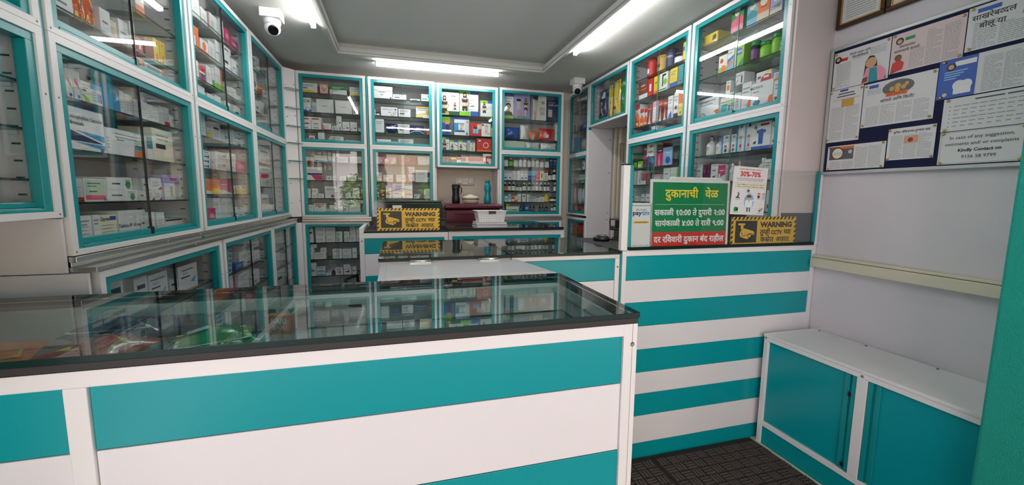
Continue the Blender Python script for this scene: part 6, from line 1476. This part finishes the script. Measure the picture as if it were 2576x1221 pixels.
def clip_art(cols, rows, title=None, tz=.82, tw=.5, tx=.5, photo=None, c='g', skip=(), extra=None, th=.009):
    def f(a, w, h):
        sk = list(skip)
        if title: sk.append((tx - tw / 2 - .02, tx + tw / 2 + .02, tz - .06, tz + .2))
        if photo: sk.append(photo[:4] and (photo[0], photo[1], photo[2], photo[3]))
        columns(a, w, h, cols, rows, skip=sk, c=c)
        if title:
            for i, line in enumerate(title if isinstance(title, (list, tuple)) else [title]):
                put_text(a, line, w * tx, h * tz - i * th * 1.9, 'print_k', h=th, y=-.0006, bold=.012)
        if photo: rect(a, w * photo[0], w * photo[1], h * photo[2], h * photo[3], photo[4], -.0006)
        if extra: extra(a, w, h)
        pins(a, w, h)
    return f
def ex_woman(a, w, h):
    rect(a, w * .14, w * .26, h * .74, h * .82, 'r', -.0007)
    disc(a, w * .08, h * .8, h * .09, 'hair', -.0007); disc(a, w * .08, h * .81, h * .05, 'sk', -.0010)
    g = lambda pts, c, k: a.poly([(w * p_[0], -.0008 - k * .0002, h * p_[1]) for p_ in pts], P(c))
    g([(.58, .10), (.60, .55), (.66, .68), (.74, .66), (.80, .50), (.82, .12)], 'hair', 0); g([(.56, .0), (.98, .0), (.96, .22), (.86, .38), (.62, .38)], 'p', 1); g([(.68, .0), (.84, .0), (.80, .36), (.68, .36)], 'tl', 2); disc(a, w * .70, h * .5, h * .13, 'sk', -.0016); g([(.56, .02), (.66, .04), (.66, .16), (.58, .14)], 'br', 4)
def ex_red(a, w, h):
    rect(a, w * .2, w * .34, h * .78, h * .86, 'gr', -.0007); disc(a, w * .12, h * .80, h * .09, 'hair', -.0007); disc(a, w * .12, h * .79, h * .055, 'sk', -.0010)
    g = lambda pts, c, k: a.poly([(w * p_[0], -.0008 - k * .0002, h * p_[1]) for p_ in pts], P(c))
    g([(.02, .0), (.20, .06), (.22, .22), (.14, .34), (.04, .26)], 'r', 0); disc(a, w * .12, h * .38, h * .085, 'br', -.0012)
def ex_food(a, w, h):
    rect(a, w * .08, w * .28, h * .84, h * .93, 'b', -.0007)
    g = lambda pts, c, k: a.poly([(w * p_[0], -.0008 - k * .0002, h * p_[1]) for p_ in pts], P(c))
    g([(.45, .55), (.98, .52), (1, .98), (.62, .98), (.48, .8)], 'li', 0); disc(a, w * .55, h * .72, h * .13, 'o', -.0012); disc(a, w * .66, h * .82, h * .10, 'gd', -.0014); disc(a, w * .85, h * .85, h * .12, 'gr', -.0012)
def ex_pan(a, w, h):
    rect(a, w * .08, w * .22, h * .88, h * .95, 'b', -.0007)
    a.poly([(w * (.5 + .22 * math.cos(q)), -.0008, h * (.80 + .16 * math.sin(q))) for q in [2 * PI * i / 18 for i in range(18)]], 'print_dg')
    for i, (u, v, r_) in enumerate(((.42, .78, .05), (.5, .82, .06), (.58, .78, .05), (.5, .74, .05), (.62, .84, .04))): disc(a, w * u, h * v, h * r_, 'gd', -.0010 - .0001 * i)
    rect(a, w * .34, w * .64, h * .62, h * .70, 'o', -.0017); put_text(a, 'स्वयंपाकाचे तेल', w * .49, h * .64, 'print_k', w=w * .26, y=-.0020)
def ex_bowl(a, w, h):
    rect(a, w * .04, w * .48, h * .42, h * .96, 'dg', -.0007); rect(a, w * .22, w * .48, h * .86, h * .96, 'o', -.0009); disc(a, w * .19, h * .68, h * .25, 'br', -.0009); disc(a, w * .19, h * .68, h * .21, 'cr', -.0011)
    for i in range(14): disc(a, w * (.12 + .011 * i), h * (.60 + .16 * ((i * 7) % 5) / 5), h * .03, 'pg', -.0013 - .00008 * i, 8)
    disc(a, w * .42, h * .72, h * .08, 'lg', -.0011)
def ex_tooth(a, w, h):
    rect(a, w * .0, w * .31, h * .0, h * 1.0, 'b', -.0007); rect(a, w * .13, w * .30, h * .80, h * .92, 'w', -.0009); disc(a, w * .10, h * .80, h * .10, 'hair', -.0009); disc(a, w * .10, h * .80, h * .06, 'sk', -.0011)
    for i in range(4): rect(a, w * .05, w * (.24 - .03 * i), h * (.66 - .06 * i), h * (.69 - .06 * i), 'lb', -.0009)
    disc(a, w * .18, h * .30, h * .13, 'w', -.0010); disc(a, w * .24, h * .30, h * .12, 'w', -.0013); a.poly([(w * .14, -.0016, h * .08), (w * .28, -.0016, h * .08), (w * .28, -.0016, h * .3), (w * .14, -.0016, h * .3)], 'print_w'); disc(a, w * .07, h * .1, h * .05, 'be', -.0012)
G_ = None
on_wall('newspaper_clipping', 'clipping with a smiling woman in pink, at the top corner of the board', 'clipping', 1.820, 1.545, 2.055, 2.255, .0225, 'paper', clip_art(3, 26, ['निरोगी आहार आणि', 'जीवनशैलीसाठी'], .84, .28, .48, None, extra=ex_woman, skip=[(.56, 1, 0, .7), (.0, .28, .7, .92)]))
on_wall('newspaper_clipping', 'pinkish clipping with a child in red, second along the top of the board', 'clipping', 1.541, 1.262, 2.070, 2.255, .0225, 'paper_pink', clip_art(4, 22, ['जेवणानंतर', 'चालण्याचे फायदे!'], .62, .36, .235, None, th=.0105, extra=ex_red, skip=[(0, .36, .5, .95), (0, .24, 0, .48)]))
on_wall('newspaper_clipping', 'clipping with green and orange food, third along the top of the board', 'clipping', 1.258, .90, 2.085, 2.265, .0225, 'paper', clip_art(4, 20, ['साखरेबद्दल', 'बोलू या'], .68, .36, .22, None, th=.019, extra=ex_food, skip=[(.4, 1, .5, 1), (0, .3, .8, 1)]))
on_wall('newspaper_clipping', 'narrow clipping with a small golden picture on the board edge', 'clipping', 1.8225, 1.652, 1.765, 2.052, .0232, 'paper', clip_art(2, 34, None, .88, .46, .5, (.38, .76, .66, .80, 'gd'), c='g', skip=[(.2, .8, .82, .96)], extra=lambda a, w, h: (rect(a, w * .3, w * .55, h * .95, h * .985, 'b', -.0007), rect(a, w * .26, w * .74, h * .90, h * .92, 'txt', -.0007), rect(a, w * .22, w * .78, h * .85, h * .87, 'txt', -.0007))))
on_wall('newspaper_clipping', 'large central clipping about cooking oil with a frying pan picture', 'clipping', 1.648, 1.340, 1.822, 2.045, .0232, 'paper', clip_art(4, 32, ['कोणते आणि किती?'], .52, .46, .50, None, c='g', th=.0125, extra=ex_pan, skip=[(.27, .74, .6, 1), (0, .26, .86, 1)]))
on_wall('newspaper_clipping', 'clipping with a bowl of seeds on the lower corner of the board', 'clipping', 1.808, 1.517, 1.610, 1.742, .0232, 'paper', clip_art(4, 24, None, extra=ex_bowl, skip=[(0, .5, .38, 1)]))
on_wall('newspaper_clipping', 'clipping about uric acid with a small hand picture, lower middle of the board', 'clipping', 1.511, 1.320, 1.642, 1.796, .0240, 'paper', clip_art(3, 24, ['युरिक अॅसिडच्या रुग्णांत वाढ'], .84, .84, .5, (.36, .66, .50, .72, 'sal'), c='g', extra=lambda a, w, h: disc(a, w * .5, h * .6, h * .07, 'br', -.0009)))
on_wall('newspaper_clipping', 'clipping with a blue tooth picture, beside the pier', 'clipping', 1.336, .92, 1.900, 2.068, .0240, 'paper', clip_art(6, 28, None, c='g', extra=ex_tooth, skip=[(0, .33, 0, 1)]))
def note_art(a, w, h):
    rect(a, w * .28, w * .52, h * .87, h * .91, 'txt', -.0005); rect(a, w * .54, w * .66, h * .87, h * .91, 'txt', -.0005)
    for i in range(6):
        rect(a, w * .06, w * .07, h * (.74 - .12 * i), h * (.76 - .12 * i), 'txt', -.0005); [rect(a, w * (.10 + .075 * q), w * (.165 + .075 * q - .012 * ((q * 3 + i) % 3)), h * (.738 - .12 * i), h * (.762 - .12 * i), 'g', -.0005) for q in range(10 - ((i * 5) % 4))]
    pins(a, w, h)
on_wall('notice', 'white bulleted notice above the contact notice on the board', 'notice', 1.304, .93, 1.752, 1.895, .0248, 'paper', note_art)
def contact_art(a, w, h):
    ringw = .004
    for q in ((.02, .98, .02, .03), (.02, .98, .97, .98), (.02, .025, .02, .98), (.975, .98, .02, .98)): rect(a, w * q[0], w * q[1], h * q[2], h * q[3], 'g', -.0005)
    put_text(a, 'In case of any suggestion,', w * .5, h * .76, 'print_txt', w=w * .74, y=-.0005, bold=.01)
    put_text(a, 'comments and/ or complaints', w * .5, h * .57, 'print_txt', w=w * .84, y=-.0005, bold=.01)
    put_text(a, 'Kindly Contact on', w * .5, h * .37, 'print_k', w=w * .5, y=-.0005, bold=.03)
    put_text(a, '9156 58 9799', w * .5, h * .17, 'print_txt', w=w * .40, y=-.0005, bold=.01)
    pins(a, w, h)
on_wall('notice', 'white notice asking for suggestions and complaints, lowest on the board', 'notice', 1.302, 1.030, 1.606, 1.749, .0248, 'paper', contact_art)
def certificate(lab, y0, y1, z0, z1):
    t = thing('certificate_frame', lab, 'frame', (BX - .022, y0, z0), -PI / 2, 'framed certificates above the notice board'); w, h = y0 - y1, z1 - z0
    s = MB(); ringq = .020
    s.box(0, w, 0, .0215, 0, ringq, 'frame_bronze'); s.box(0, w, 0, .0215, h - ringq, h, 'frame_bronze'); s.box(0, ringq, 0, .0215, ringq, h - ringq, 'frame_bronze'); s.box(w - ringq, w, 0, .0215, ringq, h - ringq, 'frame_bronze'); s.build('moulding', parent=t, bevel=.004)
    s = MB(); k = ringq + .006
    s.box(ringq, w - ringq, .004, .0215, ringq, k, 'gilt'); s.box(ringq, w - ringq, .004, .0215, h - k, h - ringq, 'gilt'); s.box(ringq, k, .004, .0215, k, h - k, 'gilt'); s.box(w - k, w - ringq, .004, .0215, k, h - k, 'gilt'); s.build('gilt_slip', parent=t)
    s = MB(); s.box(k, w - k, .010, .0215, k, h - k, 'paper'); s.build('sheet', parent=t)
    a = MB(); columns(a, w, h, 1, 16, .16, .84, .14, .75, 'g', .0095); rect(a, w * .25, w * .75, h * .80, h * .83, 'navy', .0094); a.build('print', parent=t)
certificate('bronze-framed certificate above the board corner, beside the cabinet end board', 1.832, 1.592, 2.385, 2.70)
certificate('bronze-framed certificate above the board, next along towards the street', 1.586, 1.25, 2.385, 2.70)

# ================================================================ doorway beyond the striped counter
t = thing('folding_gate', 'cream ribbed folding gate gathered at the side of the doorway', 'gate', (2.45, 4.345, 0))
for i in range(4):
    s = MB(); x = i * .042; s.box(x, x + .030, -.02 - .012 * (i % 2), .012, .0, 2.235, 'cream_rail'); s.build('rib', parent=t, bevel=.004)
s = MB(); s.box(.13, .145, -.05, -.035, .95, 1.25, 'steel'); s.build('handle', parent=t)
s = MB(); s.box(2.50, 2.715, 4.28, 4.36, 2.06, 2.24, 'cream_plastic'); struct('door_1', s)
# ================================================================ goods inside the near counter
def flat_pack(lab, sty, x, y, z, w, h, rz, tilt=0.0):
    o = stock_item(sty, w, h, .07, (x, y, z), rz, lab, None); o.rotation_euler = (-PI / 2 + tilt, 0, rz); o.name = 'snack_packet'
    return o
flat_pack('orange snack packet inside the near counter, at the street corner', 'packo', -.93, 1.15, 1.092, .20, .15, .3)
flat_pack('red snack packet inside the near counter, between orange and green packets', 'chipr', -.74, 1.12, 1.092, .21, .17, -.2)
flat_pack('dark blue snack packet lying behind the red one inside the near counter', 'bpouch', -.76, 1.312, 1.10, .22, .10, .1)
flat_pack('green snack packet inside the near counter, beside the red packet', 'bfit', -.455, 1.16, 1.092, .20, .15, .4)
s = MB(); s.box(-.036, .036, -.015, .015, 0, .058, 'print_o'); put_text(s, 'KAJU', 0, .034, 'print_w', w=.046, y=-.0156, bold=.03); put_text(s, 'BAR', 0, .014, 'print_w', w=.036, y=-.0156, bold=.03)
tag(s.build('snack_box', loc=(-.355, 1.365, 1.0205), rz=-.2), 'orange snack box inside the near counter with white lettering', 'box')
s = MB(); s.box(-.11, .11, -.03, .03, 0, .022, 'print_w'); rect(s, -.1, .1, .004, .018, 'r', -.0305)
tag(s.build('sachet_box', loc=(.16, 1.10, 1.0205)), 'flat white box with red front inside the near counter', 'box')
